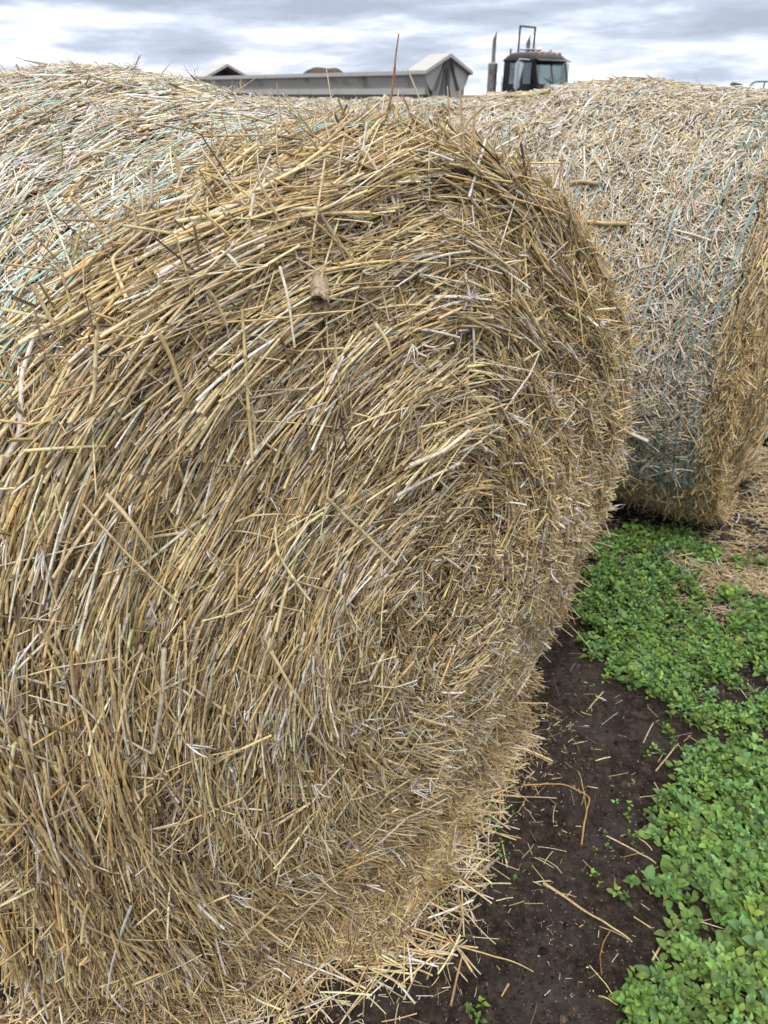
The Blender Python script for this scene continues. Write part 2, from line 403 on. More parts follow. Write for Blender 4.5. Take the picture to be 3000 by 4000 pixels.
def face_straw(b, n, mix, L=(0.04, 0.2), r=(0.0009, 0.003), depth=0.07, spread=0.22, rough=0.18, seg=4, nside=5, nodes=False,
               rho=(0.0, 1.0), lift=0.0, ph_rng=None, leafy=0.2, poke=0.0, dens=None):
    rh = np.sqrt(RNG.uniform(rho[0] ** 2, rho[1] ** 2, n)); ph = RNG.uniform(*(ph_rng or (0, 2 * math.pi)), n)
    off = -depth * RNG.random(n) ** 1.3 + lift * RNG.random(n)
    P, N_, A = b.face(rh, ph, off)
    pp = np.mod(ph, 2 * math.pi)
    sagd = 0.75 * np.exp(-((pp - 4.15) / 0.62) ** 2) * np.clip(rh * 1.5 - .3, 0, 1) * s_flow(b)
    pc = np.arctan2(np.sin(ph) * rh, np.cos(ph) * rh + 0.11)     # the winding's own centre lies a little off the middle
    mixc = np.clip(1.15 - rh, 0, 1); ph2 = ph + (np.mod(pc - ph + math.pi, 2 * math.pi) - math.pi) * mixc
    A = np.stack([0 * ph, -np.sin(ph2 - sagd), np.cos(ph2 - sagd)], 1)
    if b.square > 2:
        la = lay_angle(P[:, 1], P[:, 2] - b.R)
        A = np.stack([0 * ph, np.cos(la), np.sin(la)], 1)
    Rr = np.cross(N_, A)
    al = RNG.normal(0, 1, n) * (spread + 0.55 * np.exp(-(rh / .28) ** 2)) + (RNG.random(n) < rough) * RNG.uniform(-1.4, 1.4, n)
    al = al + 0.5 * vnoise(np.stack([P[:, 1], P[:, 2]], 1), 5, 77) * 0.5
    # towards the far side of the face the stalks are chopped and point every way
    D = A * np.cos(al)[:, None] + Rr * np.sin(al)[:, None] + N_ * RNG.normal(0, 0.11, (n, 1))
    rightness = np.clip((P[:, 1] / (b.R * b.wide) + 0.06) / 0.28, 0, 1) * np.clip(1.9 - P[:, 2] / (b.R * 1.02), 0.0, 1)
    pk = RNG.random(n) < poke * (0.25 + 0.75 * rightness) + 0.72 * rightness * (poke > 0)
    pk &= ~((np.sin(ph) > .7) & (rh > .7) & (rightness < .3))
    m = pk.sum()
    out = np.stack([RNG.uniform(0.2, 1.0, m), RNG.normal(0.40, 0.5, m), RNG.normal(0.08, 0.50, m)], 1)
    D[pk] = D[pk] * RNG.uniform(-.7, .7, (m, 1)) + out
    Ln = np.exp(RNG.uniform(math.log(L[0]), math.log(L[1]), n)) * (0.40 + 0.60 * np.clip(rh * 1.5, 0, 1)) * (1 - 0.25 * rightness)
    Ln[pk] *= 0.8
    P = P - pk[:, None] * N_ * (Ln * 0.22)[:, None]
    rad = r[0] + (r[1] - r[0]) * RNG.random(n) ** 2.0
    flat = np.where(RNG.random(n) < leafy, RNG.uniform(0.12, 0.35, n), 1.0); rad = np.where(flat < 1, rad * 1.4, rad)
    rr = np.maximum(rh * b.R, 0.08)
    bend = -Rr * 0 - (np.stack([0 * ph, np.cos(ph), np.sin(ph)], 1)) * (np.minimum(Ln ** 2 / (8 * rr), 0.012) * 0.6)[:, None] * (~pk)[:, None] + RNG.normal(0, 1, (n, 3)) * (Ln * 0.010)[:, None]
    kd = norm(RNG.normal(size=(n, 3))); ka = np.where(RNG.random(n) < 0.22, RNG.uniform(0, 0.45, n), 0)
    col = colours(n, mix)
    return tubes(P, D, Ln, rad, col, seg, nside, bend=bend, kink=(kd, RNG.uniform(0.2, 0.8, n), ka), flat=flat,
                 twist=RNG.normal(0, 1.2, n) * (flat < 1), nodes=nodes, ref=N_ + RNG.normal(0, .6, (n, 3)))

def chaff(b, n, mix):
    """curled, frayed leaf shreds on the end face"""
    rh = np.sqrt(RNG.random(n)); ph = RNG.uniform(0, 2 * math.pi, n)
    P, N_, A = b.face(rh, ph, RNG.uniform(-0.05, 0.008, n))
    cl = vnoise(P, 14, 31); keep = cl > RNG.uniform(-0.7, 0.6, n); P, N_, A = P[keep], N_[keep], A[keep]; n = len(P)
    D = norm(RNG.normal(size=(n, 3)) + N_ * 0.2 + A * 0.7)
    Ln = RNG.uniform(0.012, 0.05, n); bend = norm(RNG.normal(size=(n, 3))) * (Ln * RNG.uniform(0.05, 0.35, n))[:, None]
    return tubes(P, D, Ln, RNG.uniform(0.0007, 0.0028, n), colours(n, mix), 4, 4, bend=bend, flat=RNG.uniform(0.1, 0.3, n), twist=RNG.normal(0, 3, n))

def frays(b, n, mix, onside=False):
    """torn leaf sheaths: a few curved ribbons splaying out of one point"""
    if onside: P, N_, A = b.side(RNG.uniform(.07, b.L, n), RNG.uniform(.8, 3.4, n), RNG.uniform(-.004, .008, n))
    else: P, N_, A = b.face(np.sqrt(RNG.random(n)), RNG.uniform(0, 2 * math.pi, n), RNG.uniform(-.015, .014, n))
    k = 5; D0 = norm(A * RNG.choice([-1, 1], (n, 1)) + RNG.normal(0, .55, (n, 3))); L0 = RNG.uniform(.018, .055, n); c0 = colours(n, mix)
    P = np.repeat(P, k, 0); N_ = np.repeat(N_, k, 0); c = np.repeat(c0, k, 0) * RNG.uniform(.85, 1.1, (n * k, 1))
    D = norm(np.repeat(D0, k, 0) + RNG.normal(0, .24, (n * k, 3)) + N_ * RNG.uniform(-.05, .25, (n * k, 1))); Ln = np.repeat(L0, k) * RNG.uniform(.6, 1.15, n * k)
    B = norm(RNG.normal(size=(n * k, 3))) * (Ln * RNG.uniform(.02, .22, n * k))[:, None]
    return tubes(P + D * (Ln / 2)[:, None] - B, D, Ln, RNG.uniform(.0008, .0024, n * k), np.clip(c, .01, .88), 5, 4, bend=B, flat=RNG.uniform(.08, .2, n * k), twist=RNG.normal(0, 1.5, n * k), taper=.35)

def rim_fuzz(b, n, mix, L=(0.04, 0.12), rr=(0.0006, 0.0014), rng=(-1.2, 0.95)):
    ph = RNG.uniform(*rng, n)
    rh = RNG.uniform(0.86, 1.02, n)
    P, N_, A = b.face(rh, ph, RNG.uniform(-0.10, 0.0, n))
    rad = np.stack([0 * ph, np.cos(ph), np.sin(ph)], 1)
    D = norm(RNG.normal(size=(n, 3)) * 0.75 + N_ * 0.5 + rad * RNG.uniform(-0.1, 1.0, (n, 1)) + A * RNG.normal(0, 0.5, (n, 1)))
    Ln = np.exp(RNG.uniform(math.log(L[0]), math.log(L[1]), n))
    P = P + D * (Ln * RNG.uniform(-0.1, 0.35, n))[:, None]
    bend = RNG.normal(0, 1, (n, 3)) * (Ln * 0.02)[:, None]
    return tubes(P, D, Ln, RNG.uniform(*rr, n), colours(n, mix), 3, 4, bend=bend)

def net_mesh(b, us, colr, ph_rng=(0.3, 3.5), w=(0.0007, 0.0016), hide=0.5, cross=True):
    """circumferential strands with light zigzag threads between neighbours"""
    parts = []
    nph = 260; ph = np.linspace(*ph_rng, nph)
    def strand(uu, ww, c, o0):
        off = o0 + 0.008 * vnoise(np.stack([ph * 9, uu * 20], 1), 1.0, int(abs(uu[0]) * 977) % 1000 + 3)
        P, N_, A = b.side(np.clip(uu, 0.0, b.L), ph, off)
        S = norm(np.cross(N_, A))
        W = ww * (1 + 0.5 * vnoise(np.stack([ph * 3, uu * 5], 1), 1.0, 9))[:, None]
        Va = P - S * W + N_ * 0.0004; Vb = P + S * W + N_ * 0.0004; Vc = P + S * W - N_ * 0.0006; Vd = P - S * W - N_ * 0.0006
        V = np.stack([Va, Vb, Vc, Vd], 1).reshape(-1, 3)
        i = np.arange(nph - 1)[:, None] * 4; j = np.arange(4)[None, :]; j2 = (j + 1) % 4
        F = np.stack([i + j, i + j2, i + 4 + j2, i + 4 + j], -1).reshape(-1, 4)
        parts.append((V, F, np.repeat(np.array(c)[None] * RNG.uniform(0.8, 1.15), len(V), 0)))
    for k, u0 in enumerate(us):
        c = colr(u0)
        base = u0 + 0.012 * vnoise(np.stack([ph * 2, ph * 0 + k], 1), 1.0, 5)
        for q in range(RNG.integers(1, 3)):
            strand(base + q * 0.004, RNG.uniform(*w), c, RNG.uniform(-0.001, 0.005) + (.005 if u0 < .22 else 0))
        if cross and k + 1 < len(us) and us[k + 1] - u0 < 0.08:
            z = np.abs(((ph * b.R / 0.05) % 2) - 1)
            strand(base + z * (us[k + 1] - u0), w[0] * 0.5, c, RNG.uniform(-0.004, 0.003))
    return fast_mesh('net_wrap', *[p for p in join(parts)][:2], M_NET, join(parts)[2])

def place(root, C, az):
    root.location = (C[0], C[1], 0)
    nx, ny = math.cos(az), -math.sin(az)
    root.rotation_euler = (0, 0, math.atan2(ny, nx))

def polyline_stalk(pts, r0, r1, col, name, parent, nside=7, node_every=0.09, fray=0.0, flat=1.0):
    """one stalk along a smooth path, with joints"""
    pts = np.array(pts, float); seg = np.linalg.norm(np.diff(pts, axis=0), axis=1); cum = np.concatenate([[0], np.cumsum(seg)])
    T = cum[-1]; m = max(14, int(T / 0.006)); tt = np.linspace(0, T, m)
    X = np.stack([np.interp(tt, cum, pts[:, k]) for k in range(3)], 1)
    for _ in range(2): X[1:-1] = (X[:-2] + 2 * X[1:-1] + X[2:]) / 4
    X += 0.0008 * np.stack([vnoise(np.stack([tt * 40, tt * 0 + k], 1), 1.0, k + 11) for k in range(3)], 1)
    D = norm(np.gradient(X, axis=0)); U = norm(np.cross(D, np.array([0.2, 0.3, 0.93]))); W = np.cross(D, U)
    rad = np.linspace(r0, r1, m); d = np.abs(((tt / node_every + 0.4) % 1) - 0.5) * node_every
    nd = np.exp(-(d / 0.003) ** 2); rad = rad * (1 + 0.35 * nd)
    ang = np.arange(nside) * 2 * math.pi / nside
    V = X[:, None, :] + rad[:, None, None] * (np.cos(ang)[None, :, None] * U[:, None, :] + flat * np.sin(ang)[None, :, None] * W[:, None, :])
    C = np.array(col)[None] * (1 - 0.35 * nd[:, None]) * (1 + 0.18 * vnoise(np.stack([tt * 25, tt * 0], 1), 1.0, 23))[:, None]
    C = np.repeat(C[:, None, :], nside, 1)
    i = np.arange(m - 1)[:, None] * nside; j = np.arange(nside)[None, :]; j2 = (j + 1) % nside
    F = np.stack([i + j, i + j2, i + nside + j2, i + nside + j], -1).reshape(-1, 4)
    return add_mesh(name, fast_mesh(name, V.reshape(-1, 3), F, M_STRAW, C.reshape(-1, 3)), parent)

# ---- nearest bale
B1 = Bale(R=0.784, wide=1.03, length=1.5, dome=0.115, grow=([0, .12, .3, .7, 1.0, 1.5], [-.008, -.012, -.004, .026, .040, .034]), lump=0.014, seed=11, shoulder=0.09, square=3.4, fit=0.99)
AZ1 = math.radians(46.7)
bale1 = empty('straw_bale'); place(bale1, (0.023, 1.15), AZ1)
tag(bale1, 'nearest round straw bale filling the left of the picture, frayed golden end facing us', 'straw bale')
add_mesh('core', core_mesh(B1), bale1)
V, F, C = join([
    face_straw(B1, 30000, dict(tan=22, brown=24, gold=20, olive=12, grey=10, dark=6, rust=4), L=(0.06, 0.18), r=(0.0007, 0.0024), depth=0.09, spread=0.20, nside=4, seg=2, poke=0.02),
    face_straw(B1, 36000, MIX_FACE, L=(0.06, 0.19), r=(0.0007, 0.0022), depth=0.045, spread=0.12, rough=0.10, lift=0.006, nside=5, seg=3, poke=0.04),
    face_straw(B1, 12000, MIX_TOP, L=(0.08, 0.21), r=(0.0010, 0.0029), depth=0.028, spread=0.13, rough=0.10, lift=0.014, nside=6, nodes=True, leafy=0.06, poke=0.04, rho=(0.2, 1.0)),
    face_straw(B1, 900, dict(pale=40, cream=15, gold=30, tan=15), L=(0.09, 0.20), r=(0.0010, 0.0022), depth=0.0, spread=0.35, rough=0.32, lift=0.022, nside=6, nodes=True, leafy=0.0, poke=0.10, rho=(0, .93)),
    face_straw(B1, 11000, MIX_FACE, L=(0.02, 0.08), r=(0.0005, 0.0013), depth=0.03, spread=0.9, rough=0.6, lift=0.010, nside=4, seg=2, poke=0.2),
    face_straw(B1, 11000, MIX_GOLD, L=(0.04, 0.11), r=(0.0006, 0.0015), depth=0.05, spread=0.8, rough=0.6, lift=0.012, nside=4, seg=3, poke=0.6, ph_rng=(-1.0, 1.0), rho=(0.35, 1.0)),
    face_straw(B1, 12000, MIX_FACE, L=(0.07, 0.20), r=(0.0008, 0.0026), depth=0.04, spread=0.16, rough=0.1, lift=0.03, nside=5, seg=3, poke=0.02, ph_rng=(3.1, 4.9), rho=(0.75, 1.03)),
    frays(B1, 1500, dict(silver=26, grey=34, cream=10, tan=22, brown=8)),
    chaff(B1, 26000, dict(silver=20, grey=32, cream=8, tan=24, brown=14, dark=3)),
    rim_fuzz(B1, 1500, MIX_GOLD), rim_fuzz(B1, 350, dict(gold=3, pale=4, amber=1), L=(.1, .19), rr=(.0009, .0015)), rim_fuzz(B1, 500, MIX_FACE, L=(.03, .07), rng=(.9, 3.2))])
add_mesh('end_straw', fast_mesh('end_straw', V, F, M_STRAW, C), bale1)
V, F, C = join([
    side_straw(B1, 52000, MIX_SIDE, urng=(0.055, 1.5), ph_rng=(0.7, 3.4), L=(0.025, 0.09), r=(0.0008, 0.0021), around=0.9),
    side_straw(B1, 5000, MIX_SIDE, urng=(0.055, 1.5), ph_rng=(0.7, 3.4), L=(0.05, 0.13), r=(0.0012, 0.0028), depth=0.010, upshare=0.0, around=0.6),
    side_straw(B1, 22000, dict(silver=40, cream=30, grey=22, tan=8), urng=(0.055, 1.5), ph_rng=(0.7, 3.4), L=(0.012, 0.05), r=(0.0006, 0.0018), depth=0.010, around=1.2, seg=2)])
V, F, C = join([(V, F, C), frays(B1, 900, dict(silver=40, grey=25, cream=25, tan=10), True)])
add_mesh('side_straw', fast_mesh('side_straw', V, F, M_STRAW, C), bale1)
us = [0.075, 0.09, 0.115, 0.135, 0.16, 0.20, 0.26, 0.33, 0.36, 0.44, 0.50, 0.54, 0.63, 0.71, 0.75, 0.84, 0.93, 1.0, 1.08, 1.17, 1.26, 1.35, 1.43]
add_mesh('net_wrap', net_mesh(B1, us, lambda u: (0.38, 0.62, 0.60), ph_rng=(0.4, 3.4), w=(0.0010, 0.0030)), bale1)

# single stalks lying on the end of the nearest bale (across, up measured from the middle of the end)
def on_face(b, y, z, lift=0.018):
    rho = min(1.0, math.hypot(y / b.wide, z) / b.R); ph = math.atan2(z, y / b.wide)
    P, n, a = b.face(np.array([rho]), np.array([ph]), lift); return P[0]
STALKS = [
 ([(-.252, .32), (-.217, .278), (-.178, .225), (-.132, .159)], .0030, .0024, 'pale', 'pale split stalk lying slantwise across the middle of the end'),
 ([(-.45, .619), (-.442, .657), (-.418, .717)], .0024, .0018, 'pale', None),
 ([(-.376, .625), (-.363, .607), (-.352, .579)], .0028, .0024, 'pale', None),
 ([(-.268, .638), (-.27, .595), (-.274, .541)], .0019, .0015, 'cream', None),
 ([(-.535, .405), (-.522, .372), (-.503, .318)], .0028, .0024, 'pale', None),
 ([(-.729, .011), (-.718, -.068), (-.712, -.191)], .0026, .0030, 'gold', 'thick golden stalk hanging down low at the left'),
 ([(-.628, .018), (-.63, -.038), (-.625, -.082)], .0028, .0026, 'gold', None),
 ([(-.686, .07), (-.677, -.007), (-.665, -.096)], .0026, .0022, 'pale', None),
 ([(-.52, .179), (-.545, .111), (-.57, .029)], .0034, .0028, 'grey', 'thick greyish stalk standing upright among the golden ones'),
 ([(-.545, .584), (-.569, .543), (-.598, .483), (-.637, .433)], .0026, .0038, 'silver', 'weathered white stalk, thickest of all, at the left edge'),
 ([(-.497, -.154), (-.464, -.242), (-.417, -.372)], .0028, .0024, 'gold', None),
 ([(-.385, .124), (-.363, .041), (-.336, -.033)], .0024, .0020, 'pale', None),
 ([(.036, .345), (-.032, .333), (-.094, .321)], .0030, .0040, 'cream', None),
 ([(.01, .296), (-.056, .286), (-.117, .275)], .0026, .0032, 'silver', None),
 ([(-.338, -.064), (-.296, -.136), (-.246, -.235)], .0026, .0022, 'pale', None),
 ([(-.44, .587), (-.429, .549), (-.425, .508)], .0026, .0024, 'gold', None),
 ([(-.406, .478), (-.443, .446), (-.478, .419)], .0030, .0026, 'tan', None),
 ([(-.081, -.547), (-.146, -.553), (-.168, -.603)], .0022, .0020, 'grey', None),
 ([(-.126, .543), (-.114, .515), (-.11, .495)], .0028, .0022, 'pale', None)]
for pts, r0, r1, cn, lab in STALKS:
    X = [on_face(B1, y, z, 0.030 if cn != 'silver' else 0.020) for y, z in pts]
    st = polyline_stalk(X, r0, r1, PAL[cn], 'stalk', bale1)
    if lab: st['label'] = lab
# broken woody stub (a thick hollow stem end) near the top of the face
def build_stub():
    p0 = on_face(B1, -.225, .590, 0.030); p1 = on_face(B1, -.185, .620, -0.012)
    n = 22; m = 9; X = [p0 + (p1 - p0) * t for t in np.linspace(0, 1, m)]; D = norm(p1 - p0); U = norm(np.cross(D, [0, 0, 1.0])); W = np.cross(D, U); random.seed(5)
    V = []; C = []
    for k, x in enumerate(X):
        for j in range(n):
            a = j * 2 * math.pi / n; r = 0.0115 * (1 + 0.14 * math.sin(3 * a + 1) + 0.10 * math.sin(7 * a + k * .3) + .08 * random.random()); 
            V.append(x + r * (math.cos(a) * U + math.sin(a) * W) - (D * 0.006 * random.random() if k == 0 else 0)); C.append((.47 * random.uniform(.8, 1.1), .37, .27))
    for k, (rr, dp, cc) in enumerate(((0.0098, 0.000, (.30, .22, .15)), (0.006, 0.0025, (.16, .11, .07)), (0.002, 0.004, (.06, .045, .03)))):
        for j in range(n):
            a = j * 2 * math.pi / n
            V.append(X[0] + D * (dp + 0.003 * random.random()) + rr * (math.cos(a) * U + math.sin(a) * W)); C.append(cc)
    F = []
    for k in range(m - 1):
        for j in range(n): F.append((k * n + j, k * n + (j + 1) % n, (k + 1) * n + (j + 1) % n, (k + 1) * n + j))
    prev = 0
    for k in range(3):
        b0 = (m + k) * n
        for j in range(n): F.append((b0 + j, b0 + (j + 1) % n, prev + (j + 1) % n, prev + j))
        prev = b0
    o = add_mesh('woody_stub', fast_mesh('woody_stub', np.array(V), np.array(F), M_STRAW, np.array(C)), bale1)
    o['label'] = 'broken brown woody stem end with a rough hollow tip'
build_stub()
# the tall stem standing up from the top of the bale
P, n_, a_ = B1.side(np.array([0.03, 0.05]), np.array([1.45, 1.5]), 0.0)
def w2l(root, w):   # world point -> local of the bale root
    dx, dy = w[0] - root.location.x, w[1] - root.location.y; r = -root.rotation_euler.z
    return (dx * math.cos(r) - dy * math.sin(r), dx * math.sin(r) + dy * math.cos(r), w[2])
tall = [(-.075, 1.20, 1.545), (-.035, 1.215, 1.548), (0.000, 1.225, 1.560), (0.012, 1.225, 1.60), (0.016, 1.225, 1.64), (0.021, 1.225, 1.675)]
st = polyline_stalk([w2l(bale1, p) for p in tall], .0026, .0011, (0.40, 0.25, 0.13), 'tall_stem', bale1, node_every=0.05)
st['label'] = 'reddish brown stem standing upright above the top of the bale'

# ---- second bale
B2 = Bale(R=0.82, wide=1.02, length=1.5, dome=0.04, grow=([0, .25, .65, 1.2, 1.5], [-.034, -.021, 0.003, -0.012, -0.04]), lump=0.016, seed=41, shoulder=0.17)
AZ2 = math.radians(35)
bale2 = empty('straw_bale'); place(bale2, (1.565, 2.842), AZ2)
tag(bale2, 'round straw bale behind the nearest one at the right, netted side towards us', 'straw bale')
add_mesh('core', core_mesh(B2), bale2)
V, F, C = join([
    side_straw(B2, 80000, MIX_FAR, ph_rng=(1.2, 4.65), share=0.88, L=(0.025, 0.085), r=(0.0010, 0.0027), seg=2, around=0.7),
    side_straw(B2, 5000, MIX_FAR, ph_rng=(1.2, 4.4), share=0.9, L=(0.05, 0.13), r=(0.0016, 0.0034), depth=0.008, around=0.8, upshare=0),
    side_straw(B2, 9000, dict(silver=30, cream=20, grey=35, tan=15), ph_rng=(1.2, 4.4), L=(0.02, 0.06), r=(0.0012, 0.003), depth=0.010, around=1.2, seg=2)])
add_mesh('side_straw', fast_mesh('side_straw', V, F, M_STRAW, C), bale2)
V, F, C = join([
    face_straw(B2, 16000, dict(gold=24, tan=24, pale=16, amber=10, brown=12, grey=8), L=(0.04, 0.13), r=(0.0012, 0.003), depth=0.05, spread=0.45, rough=0.4, lift=0.004, nside=4, seg=3, poke=0.0),
    rim_fuzz(B2, 300, MIX_GOLD, L=(0.03, 0.06)),])
ph = RNG.uniform(2.9, 4.7, 2600)
Pf, Nf, Af = B2.side(RNG.uniform(-0.03, 0.05, 2600), ph, RNG.uniform(-0.03, 0.004, 2600))
Df = norm(Af * 1.0 + RNG.normal(0, 0.5, (2600, 3)) + np.array([0.25, 0, 0]))
fz = tubes(Pf, Df, RNG.uniform(0.03, 0.12, 2600), RNG.uniform(0.0012, 0.0024, 2600), colours(2600, MIX_GOLD), 3, 4, bend=RNG.normal(0, 0.003, (2600, 3)))
nb = 5200; phb = RNG.uniform(3.75, 4.75, nb)      # shaggy straw in a browner mix hanging round the foot of the bale
Pb, Nb, Ab = B2.side(RNG.uniform(0.0, 1.45, nb), phb, RNG.uniform(-0.01, 0.02, nb)); Pb[:, 2] = np.maximum(Pb[:, 2], RNG.uniform(.012, .06, nb))
fb = tubes(Pb, norm(Nb * .35 + Ab * .5 + RNG.normal(0, .55, (nb, 3))), RNG.uniform(.025, .09, nb), RNG.uniform(.001, .0024, nb), colours(nb, dict(brown=30, tan=25, gold=20, rust=10, amber=8, grey=7)), 3, 4, bend=RNG.normal(0, .004, (nb, 3)))
V, F, C = join([(V, F, C), fz, fb])
add_mesh('end_straw', fast_mesh('end_straw', V, F, M_STRAW, C), bale2)
us2 = [0.04, 0.06, 0.085, 0.13, 0.17, 0.19, 0.25, 0.30, 0.33, 0.40, 0.46, 0.50, 0.57, 0.63, 0.69, 0.75, 0.82, 0.86, 0.93, 1.0, 1.07, 1.15, 1.25, 1.35]
def c2(u): return (0.62, 0.64, 0.64) if 0.72 < u < 0.95 else ((0.18, 0.29, 0.28) if u < 0.3 else (0.36, 0.47, 0.45))
add_mesh('net_wrap', net_mesh(B2, us2, c2, ph_rng=(0.8, 3.95), w=(0.0010, 0.0020)), bale2)
for u, ph0, du, dp, cn in ((0.5, 2.62, .13, -.02, 'gold'), (0.62, 2.47, .10, -.01, 'tan'), (0.30, 3.40, .17, .06, 'silver'), (0.62, 3.55, .10, .0, 'cream'), (0.18, 3.95, .14, -.03, 'cream'), (1.05, 1.80, .16, .04, 'gold')):
    X = [B2.side(np.array([u - du * (t - .5)]), np.array([ph0 + dp * t]), np.array([.012]))[0][0] for t in (0, .5, 1)]
    polyline_stalk(X, .006, .0075, PAL[cn], 'stalk', bale2)

# ---- bales further back: one built, the rest copies of it
B3 = Bale(R=0.78, wide=1.03, length=1.45, dome=0.08, lump=0.02, seed=71, shoulder=0.14)
proto = empty('straw_bale')
add_mesh('core', core_mesh(B3), proto)
V, F, C = side_straw(B3, 26000, MIX_FAR, ph_rng=(0.2, 4.2), share=0.9, L=(0.04, 0.13), r=(0.0018, 0.0045), seg=2, around=0.8)
add_mesh('side_straw', fast_mesh('side_straw', V, F, M_STRAW, C), proto)
V, F, C = join([face_straw(B3, 14000, MIX_GOLD, L=(0.05, 0.2), r=(0.0016, 0.0036), depth=0.05, spread=0.35, rough=0.35, lift=0.02, nside=4, seg=2, poke=0.1), rim_fuzz(B3, 500, MIX_GOLD, rr=(.0014, .0026))])
add_mesh('end_straw', fast_mesh('end_straw', V, F, M_STRAW, C), proto)
add_mesh('net_wrap', net_mesh(B3, us2[::2], lambda u: (0.34, 0.52, 0.50), ph_rng=(0.2, 3.4), w=(0.0018, 0.0034), cross=False), proto)
FAR = [
 ((.10, 3.86), 35, .955, 'low round bale just behind the gap between the two big bales, greenish net on top'),
 ((.50, 5.90), 30.5, 1.0, 'bale with a torn golden end showing in the dip in front of the trailer nose'),
 ((-1.25, 7.1), 30.5, 1.005, 'pale bale below the middle of the long grey trailer'),
 ((2.75, 5.15), 30.5, 1.005, 'bale behind the right hand bale, below the truck hood'),
 ((4.25, 7.0), 28, 1.012, 'bale top at the right edge of the photo in front of the green gate'),
 ((1.10, 8.3), 32, 1.0, 'bale in the back row below the gap between trailer and truck'),
 ((-.9, 9.7), 30, 1.0, 'farthest pale bale below the trailer, left of the torn one'),
 ((3.2, 9.0), 30, 1.0, 'bale in the back row below the truck cab'),
]
def copy_tree(o, parent=None):
    c = o.copy(); COL.objects.link(c); c.parent = parent
    for ch in o.children: copy_tree(ch, c)
    return c
kids = list(proto.children)
for i, (c, az, sc, lab) in enumerate(FAR):
    if i == 0: o = proto
    else:
        o = proto.copy(); COL.objects.link(o)
        for k in kids:
            q = k.copy(); COL.objects.link(q); q.parent = o
    place(o, c, math.radians(az)); o.scale = (1, sc, sc)
    tag(o, lab, 'straw bale', 'bales standing behind the two big ones')

# ------------------------------------------------------------------ straw litter on the ground
def in_poly(P, poly):
    x, y = P[:, 0], P[:, 1]; ins = np.zeros(len(P), bool); q = np.array(poly); j = len(q) - 1
    for i in range(len(q)):
        c = ((q[i, 1] > y) != (q[j, 1] > y)) & (x < (q[j, 0] - q[i, 0]) * (y - q[i, 1]) / (q[j, 1] - q[i, 1] + 1e-12) + q[i, 0])
        ins ^= c; j = i
    return ins
N1 = np.array([math.cos(AZ1), -math.sin(AZ1)]); H1 = np.array([math.sin(AZ1), math.cos(AZ1)]); C1 = np.array([0.023, 1.15])
N2 = np.array([math.cos(AZ2), -math.sin(AZ2)]); H2 = np.array([math.sin(AZ2), math.cos(AZ2)]); C2 = np.array([1.54, 2.857])
def litter(P, z, tilt, L, r, mix, nside=4, seg=3, D=None, nodes=False):
    n = len(P); a = RNG.uniform(0, 2 * math.pi, n)
    if D is None: D = np.stack([np.cos(a), np.sin(a), RNG.normal(0, tilt, n)], 1)
    Ln = np.exp(RNG.uniform(math.log(L[0]), math.log(L[1]), n)); rad = r[0] + (r[1] - r[0]) * RNG.random(n) ** 2
    flat = np.where(RNG.random(n) < 0.3, 0.3, 1.0)
    X = np.concatenate([P, (ground_z(P) + rad + z)[:, None]], 1)
    return tubes(X, D, Ln, rad, colours(n, mix), seg, nside, bend=RNG.normal(0, 1, (n, 3)) * (Ln * 0.025)[:, None] * np.array([1, 1, .4]), flat=flat, nodes=nodes,
                 kink=(norm(np.stack([RNG.normal(size=n), RNG.normal(size=n), 0 * a], 1)), RNG.uniform(.2, .8, n), np.where(RNG.random(n) < .25, RNG.uniform(0, .8, n), 0)))
def apron_width(h): return np.interp(h, [-1.3, -.55, -.35, -.2, -.09, .1, .32, .6, .8], [.05, .06, .10, .145, .165, .105, .035, .0, .0])
parts = []
n = 24000
h = RNG.uniform(-1.15, .56, n); w = apron_width(h) * (1 + .28 * vnoise(np.stack([h, h * 0], 1), 9, 3) + .2 * vnoise(np.stack([h, h * 0], 1), 25, 4)); d = RNG.random(n) ** 1.15 * (w * 1.12 + .10) - 0.10
P = C1 + h[:, None] * H1 + d[:, None] * N1
hump = np.interp(np.clip(d, -.1, None) / (w + .001), [-.5, 0, .35, .7, 1.0], [.19, .135, .06, .020, .003])
Dr = np.stack([N1[0] * .2 + RNG.normal(0, .8, n), N1[1] * .2 + RNG.normal(0, .8, n), -.12 + RNG.normal(0, .15, n)], 1)
parts.append(litter(P, hump * RNG.uniform(.75, 1.02, n), .1, (.03, .13), (.0008, .0024), dict(gold=22, pale=9, tan=30, olive=8, grey=13, silver=3, brown=24, rust=4, dark=4), D=Dr))
n = 1300; h = RNG.uniform(-1.1, .5, n); w = apron_width(h) + .02; d = w * RNG.uniform(.2, 1.75, n)
parts.append(litter(C1 + h[:, None] * H1 + d[:, None] * N1, .012 * RNG.random(n), .05, (.06, .17), (.001, .0026), MIX_GROUND, nside=6, nodes=True))
# thinning scatter over the bare soil in front of the bale
n = 1500; h = RNG.uniform(-1.1, .65, n); w = apron_width(h); d = w + RNG.exponential(.07, n)
parts.append(litter(C1 + h[:, None] * H1 + d[:, None] * N1, .002 * RNG.random(n), .02, (.006, .06), (.0005, .0017), MIX_GROUND))
n = 1500; P = np.stack([RNG.uniform(-.5, 2.2, n), RNG.uniform(.55, 3.2, n)], 1)
parts.append(litter(P, .001 * RNG.random(n), .02, (.004, .03), (.0004, .0013), MIX_GROUND, seg=1))
n = 9000; P = np.stack([RNG.uniform(-.4, 1.6, n), .55 + 2.4 * RNG.random(n) ** 1.4], 1)
P = P[vnoise(P, 5, 91) + .6 * vnoise(P, 16, 92) > RNG.uniform(-.6, 1.0, n)]
parts.append(litter(P, .0005, .1, (.0015, .007), (.0004, .0012), dict(pale=2, tan=3, brown=3, grey=3, silver=1), seg=1))
